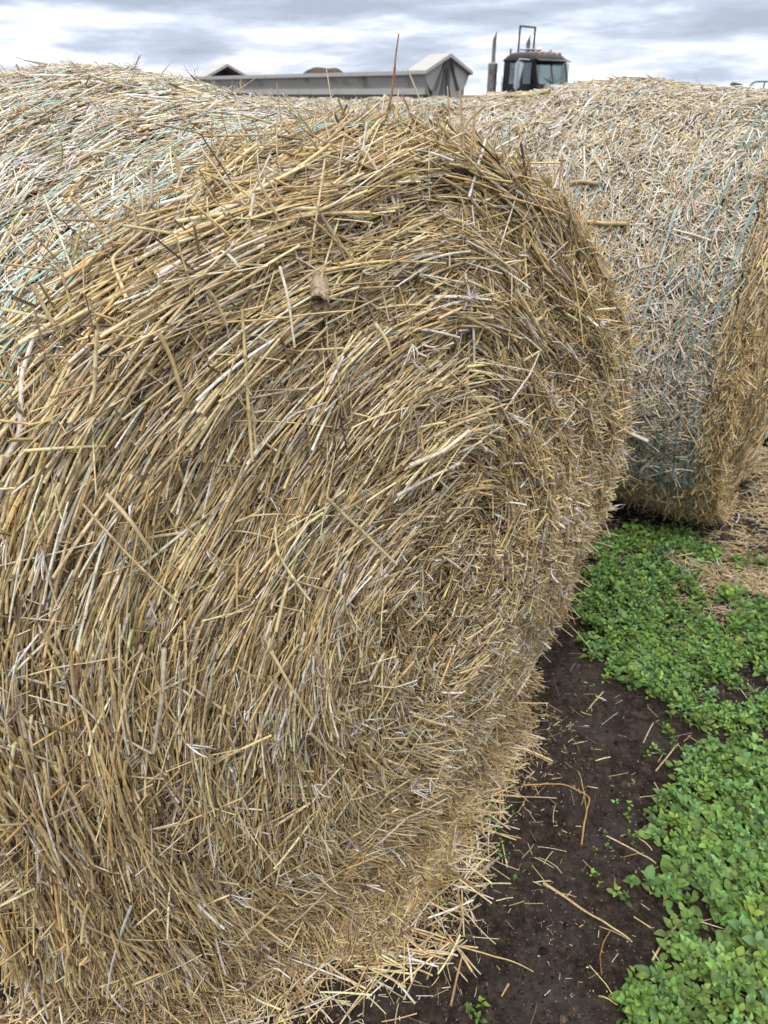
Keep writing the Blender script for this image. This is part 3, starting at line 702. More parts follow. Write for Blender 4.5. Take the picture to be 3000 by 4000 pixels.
n = 420; P = np.stack([RNG.uniform(-.3, 1.6, n), RNG.uniform(.6, 2.4, n)], 1)
parts.append(litter(P, .003, .03, (.03, .10), (.0008, .0018), MIX_GROUND))
# strip between the two weed patches, and the spill round the second bale
n = 2200; P = np.stack([RNG.normal(1.36, .17, n), RNG.normal(2.16, .22, n)], 1)
parts.append(litter(P, .006 * RNG.random(n), .04, (.01, .08), (.0008, .002), MIX_GROUND))
n = 5200; h = RNG.uniform(-.72, 1.3, n); d = RNG.exponential(.22, n) - .05; k_ = vnoise(np.stack([h, d], 1), 5, 61) > RNG.uniform(-1, .7, n) * (d > .1); h, d, n = h[k_], d[k_], int(k_.sum())
parts.append(litter(C2 + h[:, None] * H2 + d[:, None] * N2, (.08 * np.exp(-np.maximum(d, 0) / .14)) * RNG.random(n), .08, (.03, .14), (.001, .0028), dict(gold=25, pale=25, tan=20, amber=6, grey=12, silver=8, brown=8)))
n = 1500; P = np.stack([RNG.uniform(.75, 2.4, n), RNG.uniform(2.2, 2.95, n)], 1)
parts.append(litter(P, .004 * RNG.random(n), .03, (.02, .10), (.0008, .002), MIX_GROUND))
V, F, C = join(parts)
keep = None
o = add_mesh('loose_straw', fast_mesh('loose_straw', V, F, M_STRAW, C))
tag(o, 'loose straw and chaff strewn on the dark soil round the bales', 'loose straw', kind='stuff')

# soil clods and crumbs
def clods():
    n = 42000; P = np.stack([RNG.uniform(-.6, 1.7, n), .55 + 2.5 * RNG.random(n) ** 1.5], 1)
    P = P[vnoise(P, 6, 15) + vnoise(P, 17, 16) * .6 > RNG.uniform(-1, .5, n)]; n = len(P)
    s = RNG.uniform(.0008, .0030, n) * (1 + 3.2 * (RNG.random(n) < .04) * RNG.random(n)); z = ground_z(P)
    ico = bmesh.new(); bmesh.ops.create_icosphere(ico, subdivisions=1, radius=1); ico.verts.ensure_lookup_table()
    iv = np.array([v.co[:] for v in ico.verts]); fi = np.array([[v.index for v in f.verts] for f in ico.faces]); ico.free()
    J = 1 + RNG.normal(0, .3, (n, len(iv), 1)); sc = np.array([1, 1, .6]) * RNG.uniform(.7, 1.3, (n, 1, 3))
    V = (np.concatenate([P, (z + s * .25)[:, None]], 1)[:, None, :] + iv[None] * J * sc * s[:, None, None]).reshape(-1, 3)
    F = (fi[None] + (np.arange(n) * len(iv))[:, None, None]).reshape(-1, 3)
    g = RNG.random(n) ** 2.2
    cc = np.array([.022, .016, .013]) + g[:, None] * np.array([.13, .105, .09]); cc *= np.exp(RNG.normal(0, .3, (n, 1)))
    M_CRUMB = mat('soil_crumb', attr=True, rough=.95, spec=.1, noise=(300, (.55, .5, .48), .4, .6, 3))
    o = add_mesh('soil_crumbs', fast_mesh('soil_crumbs', V, F, M_CRUMB, np.repeat(cc, len(iv), 0), smooth=False)); tag(o, 'small crumbs and clods of dark soil', 'soil crumbs', kind='stuff')
clods()

# countable single straws lying on the soil
GS = [
 ([(.375, 1.018), (.451, .95), (.529, .891), (.54, .876)], .0034, .0016, (.62, .47, .27), 'thick straight pale straw lying alone slantwise on the bare soil, lower middle right'),
 ([(0.0, .926), (.076, .896), (.151, .868), (.28, .828), (.311, .809)], .0024, .0011, (.60, .47, .24), 'longest thin straw, running from the bale foot out over bare soil at the bottom'),
 ([(.17, .856), (.153, .807), (.135, .75)], .0022, .0028, (.46, .30, .19), 'short reddish brown stick near the bottom edge, just right of the longest straw'),
 ([(.373, 1.294), (.479, 1.296), (.543, 1.253), (.517, 1.197), (.485, 1.112)], .0020, .0022, (.52, .32, .14), 'orange brown straw bent over in a hook right of the bale foot'),
 ([(.529, 1.339), (.53, 1.275), (.521, 1.215)], .0014, .0010, (.55, .42, .24), 'thin straw crossing the top of the hooked orange one'),
 ([(.554, 1.138), (.607, 1.103), (.655, 1.066)], .0017, .0020, (.64, .53, .32), 'pale straw pointing down to the lower right, between the hooked one and the weeds'),
 ([(.668, 1.039), (.64, .963)], .0016, .0014, (.58, .46, .26), 'short upright looking straw at the edge of the weeds, lower right'),
 ([(.797, 1.52), (.74, 1.437)], .0018, .0015, (.66, .58, .42), 'pale straw beside the seedling by the upper end of the bare soil'),
 ([(.685, 1.654), (.609, 1.561)], .0022, .0019, (.64, .5, .28), 'golden straw at the very top of the bare soil strip, close to the bale'),
 ([(.838, 1.433), (.746, 1.343)], .0019, .0022, (.66, .55, .34), 'straw half under the notch in the weed patch, upper right of the soil'),
 ([(.57, .837), (.613, .883), (.686, .945)], .0024, .0030, (.64, .52, .32), 'forked pale straw reaching into the weeds at the lower right'),
 ([(.161, .996), (.238, 1.008)], .0030, .0026, (.70, .65, .54), 'short whitish straw at the foot of the bale'),
 ([(.299, 1.019), (.168, 1.01)], .0017, .0014, (.62, .52, .30), 'thin straw lying along just above the short whitish one'),
 ([(0.0, .807), (.029, .785), (.063, .752)], .0026, .0022, (.72, .68, .60), 'whitish bent straw at the bottom edge, left of the brown stick'),
 ([(.439, .769), (.473, .752)], .0017, .0013, (.56, .42, .22), 'small straw at the bottom edge next to the weeds'),
 ([(.306, 1.261), (.453, 1.248)], .0014, .0012, (.66, .56, .32), 'thin level straw just below the hooked orange one'),
 ([(.256, .785), (.239, .765)], .0024, .0016, (.48, .32, .18), 'small brown chip to the right of the brown stick at the bottom'),
 ([(.634, 1.134), (.657, 1.1)], .0017, .0014, (.64, .52, .3), 'short straw next to the seedling in the middle of the soil')]
for pts, r0, r1, colr, lab in GS:
    X = np.array(pts); T = np.linalg.norm(np.diff(X, axis=0), axis=1).sum(); m = max(3, int(T / .03)); cum = np.concatenate([[0], np.cumsum(np.linalg.norm(np.diff(X, axis=0), axis=1))])
    tt = np.linspace(0, cum[-1], m * 2); Q = np.stack([np.interp(tt, cum, X[:, k]) for k in (0, 1)], 1)
    gz = ground_z(Q); z = np.maximum(gz, np.interp(tt, [0, cum[-1]], [gz[0], gz[-1]])) + max(r0, r1) * 1.2
    o = polyline_stalk(np.concatenate([Q, z[:, None]], 1), r0, r1, colr, 'loose_straw_stalk', None, node_every=0.07)
    tag(o, lab, 'straw', 'single straws lying on the soil')
def bark():
    a, b = np.array((.21, 1.025)), np.array((.278, 1.081)); n = 14; V = []; C = []
    for k in range(n):
        t = k / (n - 1); p = a + (b - a) * t; w = .007 * (0.5 + math.sin(math.pi * min(1, t * 1.1 + .1)) * .7) + .0015 * math.sin(k * 2.1)
        s = np.array((-(b - a)[1], (b - a)[0])) / np.linalg.norm(b - a)
        z = float(ground_z(np.array([p]))[0]) + .006
        for q, dz in ((-1, 0), (-.5, .004), (.2, .005), (1, .001), (.2, -.001), (-.5, -.001)):
            V.append((p[0] + s[0] * w * q, p[1] + s[1] * w * q, z + dz + .0006 * random.random())); C.append(np.array((.33, .27, .22)) * random.uniform(.8, 1.15))
    F = [(k * 6 + j, k * 6 + (j + 1) % 6, (k + 1) * 6 + (j + 1) % 6, (k + 1) * 6 + j) for k in range(n - 1) for j in range(6)]
    o = add_mesh('bark_strip', fast_mesh('bark_strip', np.array(V), np.array(F), M_STRAW, np.array(C)))
    tag(o, 'flat grey brown strip of bark lying at the edge of the straw below the bale', 'bark')
bark()

# ------------------------------------------------------------------ weeds
def leaf_template():
    # ovate blade along +X, 5 rows x 3, folded a little along the rib and curved down at the tip
    t = np.array([0, .18, .42, .68, .88, 1.0]); w = np.array([.10, .42, .53, .43, .22, .02])
    V = []
    for a, b in zip(t, w):
        zc = .10 * math.sin(a * 2.2) - .22 * a * a
        V += [(a, -b * .62, zc + b * .22), (a, 0, zc), (a, b * .62, zc + b * .22)]
    F = [(k * 3 + j, k * 3 + j + 1, (k + 1) * 3 + j + 1, (k + 1) * 3 + j) for k in range(5) for j in range(2)]
    return np.array(V), np.array(F)
LV, LF = leaf_template()
def leaves(P, az, el, L, col):
    n = len(P); cz, sz, ce, se = np.cos(az), np.sin(az), np.cos(el), np.sin(el)
    X = np.stack([cz * ce, sz * ce, se], 1); Y = np.stack([-sz, cz, 0 * sz], 1); Z = np.cross(X, Y)
    roll = RNG.normal(0, .35, n); Y2 = Y * np.cos(roll)[:, None] + Z * np.sin(roll)[:, None]; Z2 = np.cross(X, Y2)
    wid = RNG.uniform(.85, 1.15, n)
    V = P[:, None, :] + L[:, None, None] * (LV[None, :, 0:1] * X[:, None] + LV[None, :, 1:2] * wid[:, None, None] * Y2[:, None] + LV[None, :, 2:3] * Z2[:, None])
    rib = np.tile(np.array([1, 1.12, 1]), 6)
    C = col[:, None, :] * rib[None, :, None]
    return V.reshape(-1, 3), (LF[None] + (np.arange(n) * len(LV))[:, None, None]).reshape(-1, 4), C.reshape(-1, 3)
def weed_arrays(bases, hts, size, npairs=4):
    """each plant: a short stem, opposite leaf pairs turned 90 degrees level by level, a tuft on top"""
    n = len(bases); z0 = ground_z(bases[:, :2]); LP, LA, LE, LL, LC = [], [], [], [], []
    lean = RNG.normal(0, .25, (n, 2)); a0 = RNG.uniform(0, math.pi, n)
    base_c = np.array([.145, .245, .070])[None] * np.exp(RNG.normal(0, .22, (n, 1))) * (1 + RNG.normal(0, .06, (n, 3)))
    yel = RNG.random(n) < .15; base_c[yel] *= np.array([1.3, 1.15, .9])
    blu = RNG.random(n) < .25; base_c[blu] *= np.array([.95, 1.02, 1.5])
    for lv in range(npairs):
        t = (lv + 1) / npairs; hh = hts * t
        for sgn in (0, math.pi):
            az = a0 + lv * math.pi / 2 + sgn + RNG.normal(0, .3, n)
            P = np.stack([bases[:, 0] + lean[:, 0] * hh, bases[:, 1] + lean[:, 1] * hh, z0 + hh], 1)
            pet = size * .25 * (1.2 - t); P = P + np.stack([np.cos(az) * pet, np.sin(az) * pet, 0 * pet], 1)
            LP.append(P); LA.append(az); LE.append(np.interp(t, [0, 1], [.05, .75]) + RNG.normal(0, .25, n)); LL.append(size * np.interp(t, [0, .5, 1], [.9, 1.1, .62]) * RNG.uniform(.7, 1.2, n))
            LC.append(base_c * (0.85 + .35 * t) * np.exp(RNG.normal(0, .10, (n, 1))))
    lv = leaves(np.concatenate(LP), np.concatenate(LA), np.concatenate(LE), np.concatenate(LL), np.clip(np.concatenate(LC), .01, .5))
    SP = np.stack([bases[:, 0] + lean[:, 0] * hts / 2, bases[:, 1] + lean[:, 1] * hts / 2, z0 + hts / 2 - .003], 1)
    st = tubes(SP, np.concatenate([lean, np.ones((n, 1))], 1), hts * 1.05, np.full(n, .0011), np.repeat(np.array([[.13, .2, .06]]), n, 0), 1, 4)
    return lv, st
POLY = [[0.748, 2.182], [0.893, 2.469], [1.039, 2.577], [1.254, 2.577], [1.272, 2.368], [1.159, 2.212], [1.152, 2.016], [1.171, 1.939], [1.256, 1.99], [1.389, 2.069], [1.725, 2.097], [1.9, 1.4], [1.4, 0.452], [0.401, 0.452], [0.469, 0.748], [0.535, 0.809], [0.609, 0.856], [0.664, 0.926], [0.623, 0.958], [0.699, 1.025], [0.721, 1.085], [0.708, 1.148], [0.7, 1.229], [0.766, 1.317], [0.859, 1.363], [0.929, 1.446], [0.909, 1.498], [0.839, 1.571], [0.778, 1.649], [0.727, 1.669], [0.747, 1.798], [0.667, 1.843], [0.655, 1.965]]
n = 14000
P = np.stack([RNG.uniform(.4, 1.9, n), RNG.uniform(.45, 2.62, n)], 1)
jit = np.stack([vnoise(P, 14, 1), vnoise(P, 14, 2)], 1) * .045 + RNG.normal(0, .012, P.shape) + (RNG.random((len(P), 1)) < .02) * RNG.normal(0, .06, P.shape)
P = P[in_poly(P + jit, POLY)]
P = P[vnoise(P, 11, 21) + .35 * vnoise(P, 30, 26) > -.62]
hts = .012 + .028 * (vnoise(P, 7, 22) * .5 + .5) + RNG.uniform(0, .018, len(P))
size = .0145 + .008 * (vnoise(P, 4, 24) * .5 + .5) + RNG.uniform(-.003, .005, len(P)) + .008 * np.clip(1.5 - P[:, 1], 0, 1)
size = size * np.exp(RNG.normal(-.07, .22, len(P))); hts = hts * np.exp(RNG.normal(0, .15, len(P)))
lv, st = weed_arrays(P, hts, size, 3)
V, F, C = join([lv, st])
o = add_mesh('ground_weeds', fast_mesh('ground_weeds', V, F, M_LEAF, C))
tag(o, 'dense green mat of young broadleaf weeds on the right of the bare soil', 'weeds', kind='stuff')

def weed_plant(base, ht, sz, k, pairs, label, dark=1.0, group='single weeds growing outside the mat'):
    root = empty('weed_plant', (base[0], base[1], 0))
    bs = np.array(base)[None] + RNG.normal(0, .012 * (k > 1), (k, 2)) * (1 + k * .12)
    lv, st = weed_arrays(bs, np.full(k, ht) * RNG.uniform(.7, 1.1, k), np.full(k, sz), pairs)
    off = np.array([base[0], base[1], 0])
    add_mesh('leaves', fast_mesh('leaves', lv[0] - off, lv[1], M_LEAF, lv[2] * dark), root)
    m = len(st[0]) // k; mf = len(st[1]) // k
    for q in range(k):
        add_mesh('stem', fast_mesh('stem', st[0][q * m:(q + 1) * m] - off, st[1][:mf], M_LEAF, st[2][q * m:(q + 1) * m]), root)
    tag(root, label, 'weed', group)
WP = [((.282, 1.17), .022, .011, 4, 3, 'green weed at the right tip of the straw at the bale foot, above another'),
 ((.278, 1.10), .018, .009, 3, 2, 'small green weed right of the bark strip, below the taller one'),
 ((.239, 1.106), .014, .009, 2, 2, 'tiny green weed growing through the straw edge by the bark strip'),
 ((.308, 1.232), .018, .009, 3, 2, 'small weed under the end of the hooked orange straw'),
 ((.825, 1.493), .035, .018, 4, 3, 'larger leafy seedling in the upper right of the bare soil'),
 ((.769, 1.424), .022, .012, 3, 3, 'seedling just below the larger leafy one, upper right of the soil'),
 ((.633, 1.239), .016, .010, 2, 2, 'tiny two leaved weed right of the hooked straw'),
 ((.616, 1.191), .020, .010, 4, 2, 'feathery little weed in the middle of the soil strip'),
 ((.562, 1.112), .018, .010, 3, 2, 'small weed at the upper end of the pale slanting straw'),
 ((.619, 1.131), .020, .010, 3, 3, 'weed in the middle right of the soil, beside a short straw'),
 ((.552, .988), .030, .017, 3, 3, 'leafy seedling right of the thick straight straw'),
 ((.504, 1.01), .018, .010, 3, 2, 'weak little weed left of the leafy seedling'),
 ((.20, .737), .028, .014, 3, 3, 'green sprig at the bottom edge, right of the brown stick'),
 ((.774, 1.684), .050, .030, 3, 3, 'broad leaved plant beside the bale foot at the edge of the mat'),
 ((.629, 1.659), .014, .008, 2, 2, 'pin sized weed at the top of the bare soil close to the bale'),
 ((.112, .939), .014, .008, 2, 2, 'tiny weed between the two long straws at the bale foot'),
 ((.312, 1.031), .012, .009, 1, 2, 'single tiny leaf pair below the bark strip end'),
 ((1.308, 2.368), .045, .026, 9, 3, 'clump of weeds on the straw strip, left of two at the right edge'),
 ((1.385, 2.325), .042, .024, 6, 3, 'clump of weeds on the straw strip, middle of three'),
 ((1.478, 2.335), .045, .026, 7, 3, 'clump of weeds at the right edge on the straw strip'),
 ((1.274, 2.111), .055, .030, 8, 4, 'dark green clump standing by itself in the bare notch'),
 ((1.327, 2.615), .03, .016, 6, 3, 'low weeds in the shade below the second bale')]
for a in WP: weed_plant(*a)
weed_plant((2.17, 3.48), .27, .06, 30, 7, 'dark green bushy weed at the right edge beyond the second bale', dark=.7)

# ------------------------------------------------------------------ vehicles
def bm_obj(name, bm, m, parent, bevel=0.0, smooth=False):
    me = bpy.data.meshes.new(name); bmesh.ops.recalc_face_normals(bm, faces=bm.faces)
    if bevel: bmesh.ops.bevel(bm, geom=list(bm.edges), offset=bevel, segments=2, affect='EDGES', clamp_overlap=True)
    bm.to_mesh(me); bm.free(); me.materials.append(m)
    if smooth:
        for p in me.polygons: p.use_smooth = True
    return add_mesh(name, me, parent)
def box(bm, x0, x1, y0, y1, z0, z1):
    v = [bm.verts.new((x, y, z)) for x in (x0, x1) for y in (y0, y1) for z in (z0, z1)]
    for f in ((0, 1, 3, 2), (4, 6, 7, 5), (0, 4, 5, 1), (2, 3, 7, 6), (0, 2, 6, 4), (1, 5, 7, 3)): bm.faces.new([v[i] for i in f])
def prism(bm, prof, y0, y1, ax='y'):
    """closed profile in (x,z) swept along y, or in (y,z) swept along x"""
    f = (lambda a, b, t: (a, t, b)) if ax == 'y' else (lambda a, b, t: (t, a, b))
    A = [bm.verts.new(f(a, b, y0)) for a, b in prof]; B = [bm.verts.new(f(a, b, y1)) for a, b in prof]
    n = len(prof); bm.faces.new(A); bm.faces.new(B[::-1])
    for i in range(n): bm.faces.new((A[i], B[i], B[(i + 1) % n], A[(i + 1) % n]))
def rod(bm, a, b, r, n=10, r2=None):
    a = np.array(a, float); b = np.array(b, float); D = norm(b - a); U = norm(np.cross(D, [0.3, 0.5, 0.81])); W = np.cross(D, U); r2 = r if r2 is None else r2
    A = []; B = []
    for k in range(n):
        t = k * 2 * math.pi / n; o = math.cos(t) * U + math.sin(t) * W; A.append(bm.verts.new(a + o * r)); B.append(bm.verts.new(b + o * r2))
    bm.faces.new(A); bm.faces.new(B[::-1])
    for k in range(n): bm.faces.new((A[k], B[k], B[(k + 1) % n], A[(k + 1) % n]))
def wheel(parent, x, y, z=0.5, w=0.26, R=0.5):
    bm = bmesh.new(); n = 28
    prof = [(R * .55, -w / 2), (R * .93, -w / 2), (R, -w / 2 + .04), (R, w / 2 - .04), (R * .93, w / 2), (R * .55, w / 2)]
    rings = [[bm.verts.new((x + r * math.cos(k * 2 * math.pi / n), y + t, z + r * math.sin(k * 2 * math.pi / n))) for k in range(n)] for r, t in prof]
    for i in range(len(prof)):
        a, b = rings[i], rings[(i + 1) % len(prof)]
        for k in range(n): bm.faces.new((a[k], b[k], b[(k + 1) % n], a[(k + 1) % n]))
    t = bm_obj('wheel', bm, M_RUBBER, parent, smooth=False)
    bm = bmesh.new(); rod(bm, (x, y - w * .3, z), (x, y + w * .3, z), R * .55, 24); rod(bm, (x, y - w * .42, z), (x, y + w * .42, z), R * .18, 12)
    bm_obj('rim', bm, M_LIGHTGREY, t)
    return t

def build_trailer():
    root = empty('dump_trailer', (2.57, 34.0, 0), math.radians(-45))
    tag(root, 'long grey open dump trailer with peaked ends beyond the bales, left of the truck', 'trailer')
    Lt = 16.3
    # local: x=0 front end (near the truck), body to -x, y=-1.4 near side
    outer = [(-.8, 1.15), (-1.12, 1.62), (-1.17, 1.78), (-1.16, 1.80), (-1.34, 2.26), (-1.40, 2.26), (-1.40, 2.40), (-1.30, 2.40),
             (-1.28, 2.30), (-1.05, 1.72), (-.72, 1.25), (.72, 1.25), (1.05, 1.72), (1.28, 2.30), (1.30, 2.40), (1.40, 2.40), (1.40, 2.26), (1.34, 2.26), (1.16, 1.80), (1.17, 1.78), (1.12, 1.62), (.8, 1.15)]
    bm = bmesh.new(); prism(bm, outer, -Lt + .05, -.05, 'x'); bm_obj('tub', bm, M_GREYPAINT, root)
    for s in (-1, 1):
        bm = bmesh.new(); box(bm, -Lt, .0, s * 1.35 - .08, s * 1.35 + .08, 2.28, 2.43); bm_obj('top_rail', bm, M_LIGHTGREY, root, bevel=.01)
        bm = bmesh.new(); box(bm, -Lt + .1, -.1, s * 1.19 - .05, s * 1.19 + .05, 1.60, 1.82); bm_obj('lower_rail', bm, M_LIGHTGREY, root, bevel=.01)
    for x0, x1 in ((-.10, 0.0), (-Lt, -Lt + .10)):
        pr = [(-1.38, 2.35), (0, 2.92), (1.38, 2.35), (1.20, 1.95), (.86, 1.66), (.80, 1.15), (-.80, 1.15), (-.86, 1.66), (-1.20, 1.95)]
        bm = bmesh.new(); prism(bm, pr, x0, x1, 'x'); bm_obj('end_panel', bm, M_GREYPAINT if x1 == 0 else M_RUST, root)
    for xe, d in ((0, 1), (-Lt, -1)):     # peaked caps with depth
        bm = bmesh.new()
        for s in (-1, 1):
            pr = [(0, 2.90), (s * 1.46, 2.31), (s * 1.46, 2.43), (0, 3.03)]
            prism(bm, pr if s == 1 else pr[::-1], xe - .95 if d == 1 else xe - .15, xe + .15 if d == 1 else xe + .9, 'x')
        bm_obj('end_cap', bm, M_LIGHTGREY, root)
    # folded tarp strips hanging from the peak of the front end
    for y0, y1, z1, w0, w1 in ((-.03, .02, 1.2, .14, .26), (-.10, -.85, 1.75, .05, .12), (.08, .62, 1.75, .05, .10), (-.06, -.45, 1.6, .04, .10)):
        bm = bmesh.new(); n = 9
        rows = []
        for k in range(n):
            t = k / (n - 1); y = y0 + (y1 - y0) * t; z = 2.86 + (z1 - 2.86) * t; w = w0 + (w1 - w0) * t
            rows.append([bm.verts.new((.03 + .05 * math.sin(q * 2.3 + k * .6) + .05, y + w * (q / 4 - .5), z)) for q in range(5)] + [bm.verts.new((.012, y + w * (q / 4 - .5), z)) for q in (4, 0)])
        for k in range(n - 1):
            for q in range(7): bm.faces.new((rows[k][q], rows[k][(q + 1) % 7], rows[k + 1][(q + 1) % 7], rows[k + 1][q]))
        bm_obj('tarp', bm, M_TARP, root, smooth=True)
    # load heap seen above the rail, and the level load
    bm = bmesh.new(); nx, ny = 60, 12; g = []
    for i in range(nx + 1):
        r = []
        for j in range(ny + 1):
            x = -Lt + .2 + (Lt - .5) * i / nx; y = -1.2 + 2.4 * j / ny
            z = 2.16 + .52 * math.exp(-((x + 7.6) / 1.0) ** 4) * math.exp(-(y / .9) ** 4) + .07 * float(vnoise(np.array([[x, y]]), 2.2, 5)[0]) * (1 if abs(x + 7.6) < 1.4 else .6)
            r.append(bm.verts.new((x, y, z)))
        g.append(r)
    for i in range(nx):
        for j in range(ny): bm.faces.new((g[i][j], g[i + 1][j], g[i + 1][j + 1], g[i][j + 1]))
    bm_obj('load', bm, M_SOILLOAD, root, smooth=True)
    bm = bmesh.new(); box(bm, -Lt + .4, .6, -.45, -.3, .85, 1.13); box(bm, -Lt + .4, .6, .3, .45, .85, 1.13)
    for x in (-2, -6, -10, -14): box(bm, x, x + .12, -.3, .3, .9, 1.1)
    bm_obj('chassis', bm, M_BLACK, root)
    for x in (-Lt + 1.2, -Lt + 2.4, -Lt + 3.6):
        for s in (-1, 1): wheel(root, x, s * 1.02)
    for s in (-1, 1):
        bm = bmesh.new(); box(bm, -3.0, -2.85, s * .7 - .06, s * .7 + .06, .0, 1.13); box(bm, -3.08, -2.77, s * .7 - .12, s * .7 + .12, 0, .03); bm_obj('landing_leg', bm, M_BLACK, root)
build_trailer()

def build_truck():
    root = empty('semi_truck', (4.85, 30.2, 0), math.radians(-45))
    tag(root, 'black semi truck cab with two upright exhausts rising over the right hand bale', 'truck')
    W = .95
    # cab shell: pillars and panels around real openings
    prof_side = [(0, .95), (1.42, .95), (1.50, 1.93), (1.28, 2.68), (1.15, 2.78), (.15, 2.80), (.02, 2.66)]
    for s in (-1, 1):
        y0, y1 = s * W, s * (W - .05)
        bm = bmesh.new()
        prism(bm, [(0, .95), (1.42, .95), (1.47, 1.93), (0, 1.93)], y0, y1)
        prism(bm, [(0, 1.93), (.26, 1.93), (.26, 2.55), (.02, 2.62)], y0, y1)
        prism(bm, [(0.02, 2.62), (.26, 2.55), (1.18, 2.55), (1.29, 2.62), (1.27, 2.66), (.04, 2.66)], y0, y1)
        prism(bm, [(1.30, 1.93), (1.47, 1.93), (1.29, 2.62), (1.18, 2.55)], y0, y1)
        bm_obj('side_panel', bm, M_CAB, root, bevel=.008)
        bm = bmesh.new(); prism(bm, [(.26, 1.93), (1.30, 1.93), (1.18, 2.55), (.26, 2.55)], s * (W - .02), s * (W - .03)); bm_obj('side_window', bm, M_CLEAR, root)
        bm = bmesh.new(); box(bm, .72, .76, s * (W - .04), s * (W + .004), 1.93, 2.55); bm_obj('window_divider', bm, M_CAB, root)
    bm = bmesh.new(); box(bm, 0, .05, -.9, .9, .95, 1.95); box(bm, 0, .05, -.9, -.55, 1.95, 2.62); box(bm, 0, .05, .55, .9, 1.95, 2.62); box(bm, 0, .05, -.55, .55, 2.5, 2.62); bm_obj('rear_panel', bm, M_CAB, root)
    bm = bmesh.new(); box(bm, .02, .03, -.55, .55, 1.95, 2.5); bm_obj('rear_window', bm, M_CLEAR, root)
    # roof, crowned
    bm = bmesh.new(); nx, ny = 24, 24; top = []; bot = []
    for i in range(nx + 1):
        a = []; b = []
        for j in range(ny + 1):
            x = -.02 + 1.36 * i / nx; y = -W - .01 + (2 * W + .02) * j / ny
            ex = min(1, min((x + .02) / .34, (1.34 - x) / .45)); ey = min(1, (W + .01 - abs(y)) / .30)
            z = 2.64 + .22 * math.sqrt(max(0, 1 - (1 - ex) ** 2)) * math.sqrt(max(0, 1 - (1 - ey) ** 2)) + .03 * (1 - (y / W) ** 2)
            a.append(bm.verts.new((x, y, z))); b.append(bm.verts.new((x, y, 2.60)))
        top.append(a); bot.append(b)
    for i in range(nx):
        for j in range(ny): bm.faces.new((top[i][j], top[i + 1][j], top[i + 1][j + 1], top[i][j + 1])); bm.faces.new((bot[i][j], bot[i][j + 1], bot[i + 1][j + 1], bot[i + 1][j]))
    for i in range(nx):
        bm.faces.new((top[i][0], bot[i][0], bot[i + 1][0], top[i + 1][0])); bm.faces.new((top[i][ny], top[i + 1][ny], bot[i + 1][ny], bot[i][ny]))
    for j in range(ny):
        bm.faces.new((top[0][j], top[0][j + 1], bot[0][j + 1], bot[0][j])); bm.faces.new((top[nx][j], bot[nx][j], bot[nx][j + 1], top[nx][j + 1]))
    bm_obj('roof', bm, M_CAB, root, smooth=True)
    # windshield in two flat panes with centre post, cowl below
    for s in (-1, 1):
        bm = bmesh.new(); y0, y1 = (.02, W - .06) if s == 1 else (-W + .06, -.02)
        prism(bm, [(1.475, 1.95), (1.485, 1.95), (1.295, 2.61), (1.285, 2.61)], y0, y1); bm_obj('windshield', bm, M_CLEAR, root)
    bm = bmesh.new(); prism(bm, [(1.46, 1.93), (1.50, 1.93), (1.31, 2.61), (1.27, 2.61)], -.02, .02)
    for s in (-1, 1): prism(bm, [(1.44, 1.93), (1.50, 1.93), (1.31, 2.61), (1.25, 2.61)], s * (W - .06), s * (W - .002))
    bm_obj('windshield_frame', bm, M_CAB, root)
    bm = bmesh.new(); prism(bm, [(1.29, 2.655), (1.50, 2.59), (1.51, 2.605), (1.26, 2.70)], -W - .02, W + .02); bm_obj('sun_visor', bm, M_CAB, root, bevel=.006)
    # hood sloping forward, grille, fenders, bumper
    bm = bmesh.new(); prism(bm, [(1.50, 1.0), (1.50, 1.92), (1.62, 1.93), (2.9, 1.72), (3.15, 1.60), (3.2, .75), (1.6, .75)], -.62, .62); bm_obj('hood', bm, M_HOOD, root, bevel=.05, smooth=False)
    bm = bmesh.new(); box(bm, 3.205, 3.24, -.45, .45, .85, 1.5)
    for k in range(9): box(bm, 3.24, 3.255, -.42 + k * .1, -.40 + k * .1, .88, 1.47)
    bm_obj('grille', bm, M_CHROME, root)
    bm = bmesh.new(); box(bm, 3.25, 3.45, -1.1, 1.1, .4, .75); bm_obj('bumper', bm, M_CHROME, root, bevel=.03)
    for s in (-1, 1):
        bm = bmesh.new(); pr = [(2.1, .95), (2.2, 1.2), (2.45, 1.36), (2.85, 1.36), (3.12, 1.2), (3.22, .9), (3.14, .9), (3.0, 1.12), (2.8, 1.26), (2.5, 1.26), (2.28, 1.12), (2.18, .93)]
        prism(bm, pr if s > 0 else pr[::-1], s * .64, s * 1.05); bm_obj('fender', bm, M_CAB, root)
        bm = bmesh.new(); rod(bm, (3.1, s * .78, 1.2), (3.24, s * .78, 1.2), .10, 16); bm_obj('headlight', bm, M_CHROME, root)
    # interior
    bm = bmesh.new(); box(bm, .05, 1.4, -.88, .88, .96, 1.05); box(bm, 1.2, 1.44, -.86, .86, 1.05, 1.92); bm_obj('dashboard', bm, M_SEAT, root)
    for s in (-1, 1):
        bm = bmesh.new(); box(bm, .10, .14, s * .45 - .30, s * .45 + .30, 1.9, 2.45); box(bm, .25, .75, s * .45 - .24, s * .45 + .24, 1.3, 1.48); box(bm, .15, .30, s * .45 - .22, s * .45 + .22, 1.48, 2.28); bm_obj('seat', bm, M_SEAT, root, bevel=.03)
    bm = bmesh.new(); n = 24
    for k in range(n):
        a, b = k * 2 * math.pi / n, (k + 1) * 2 * math.pi / n
        f = lambda t: (1.08 + .08 * math.sin(t), .45 + .22 * math.cos(t), 2.0 + .20 * math.sin(t))
        rod(bm, f(a), f(b), .016, 6)
    rod(bm, (1.08, .23, 2.0), (1.08, .67, 2.0), .014, 6); rod(bm, (1.08, .45, 2.0), (1.2, .45, 1.85), .02, 6)
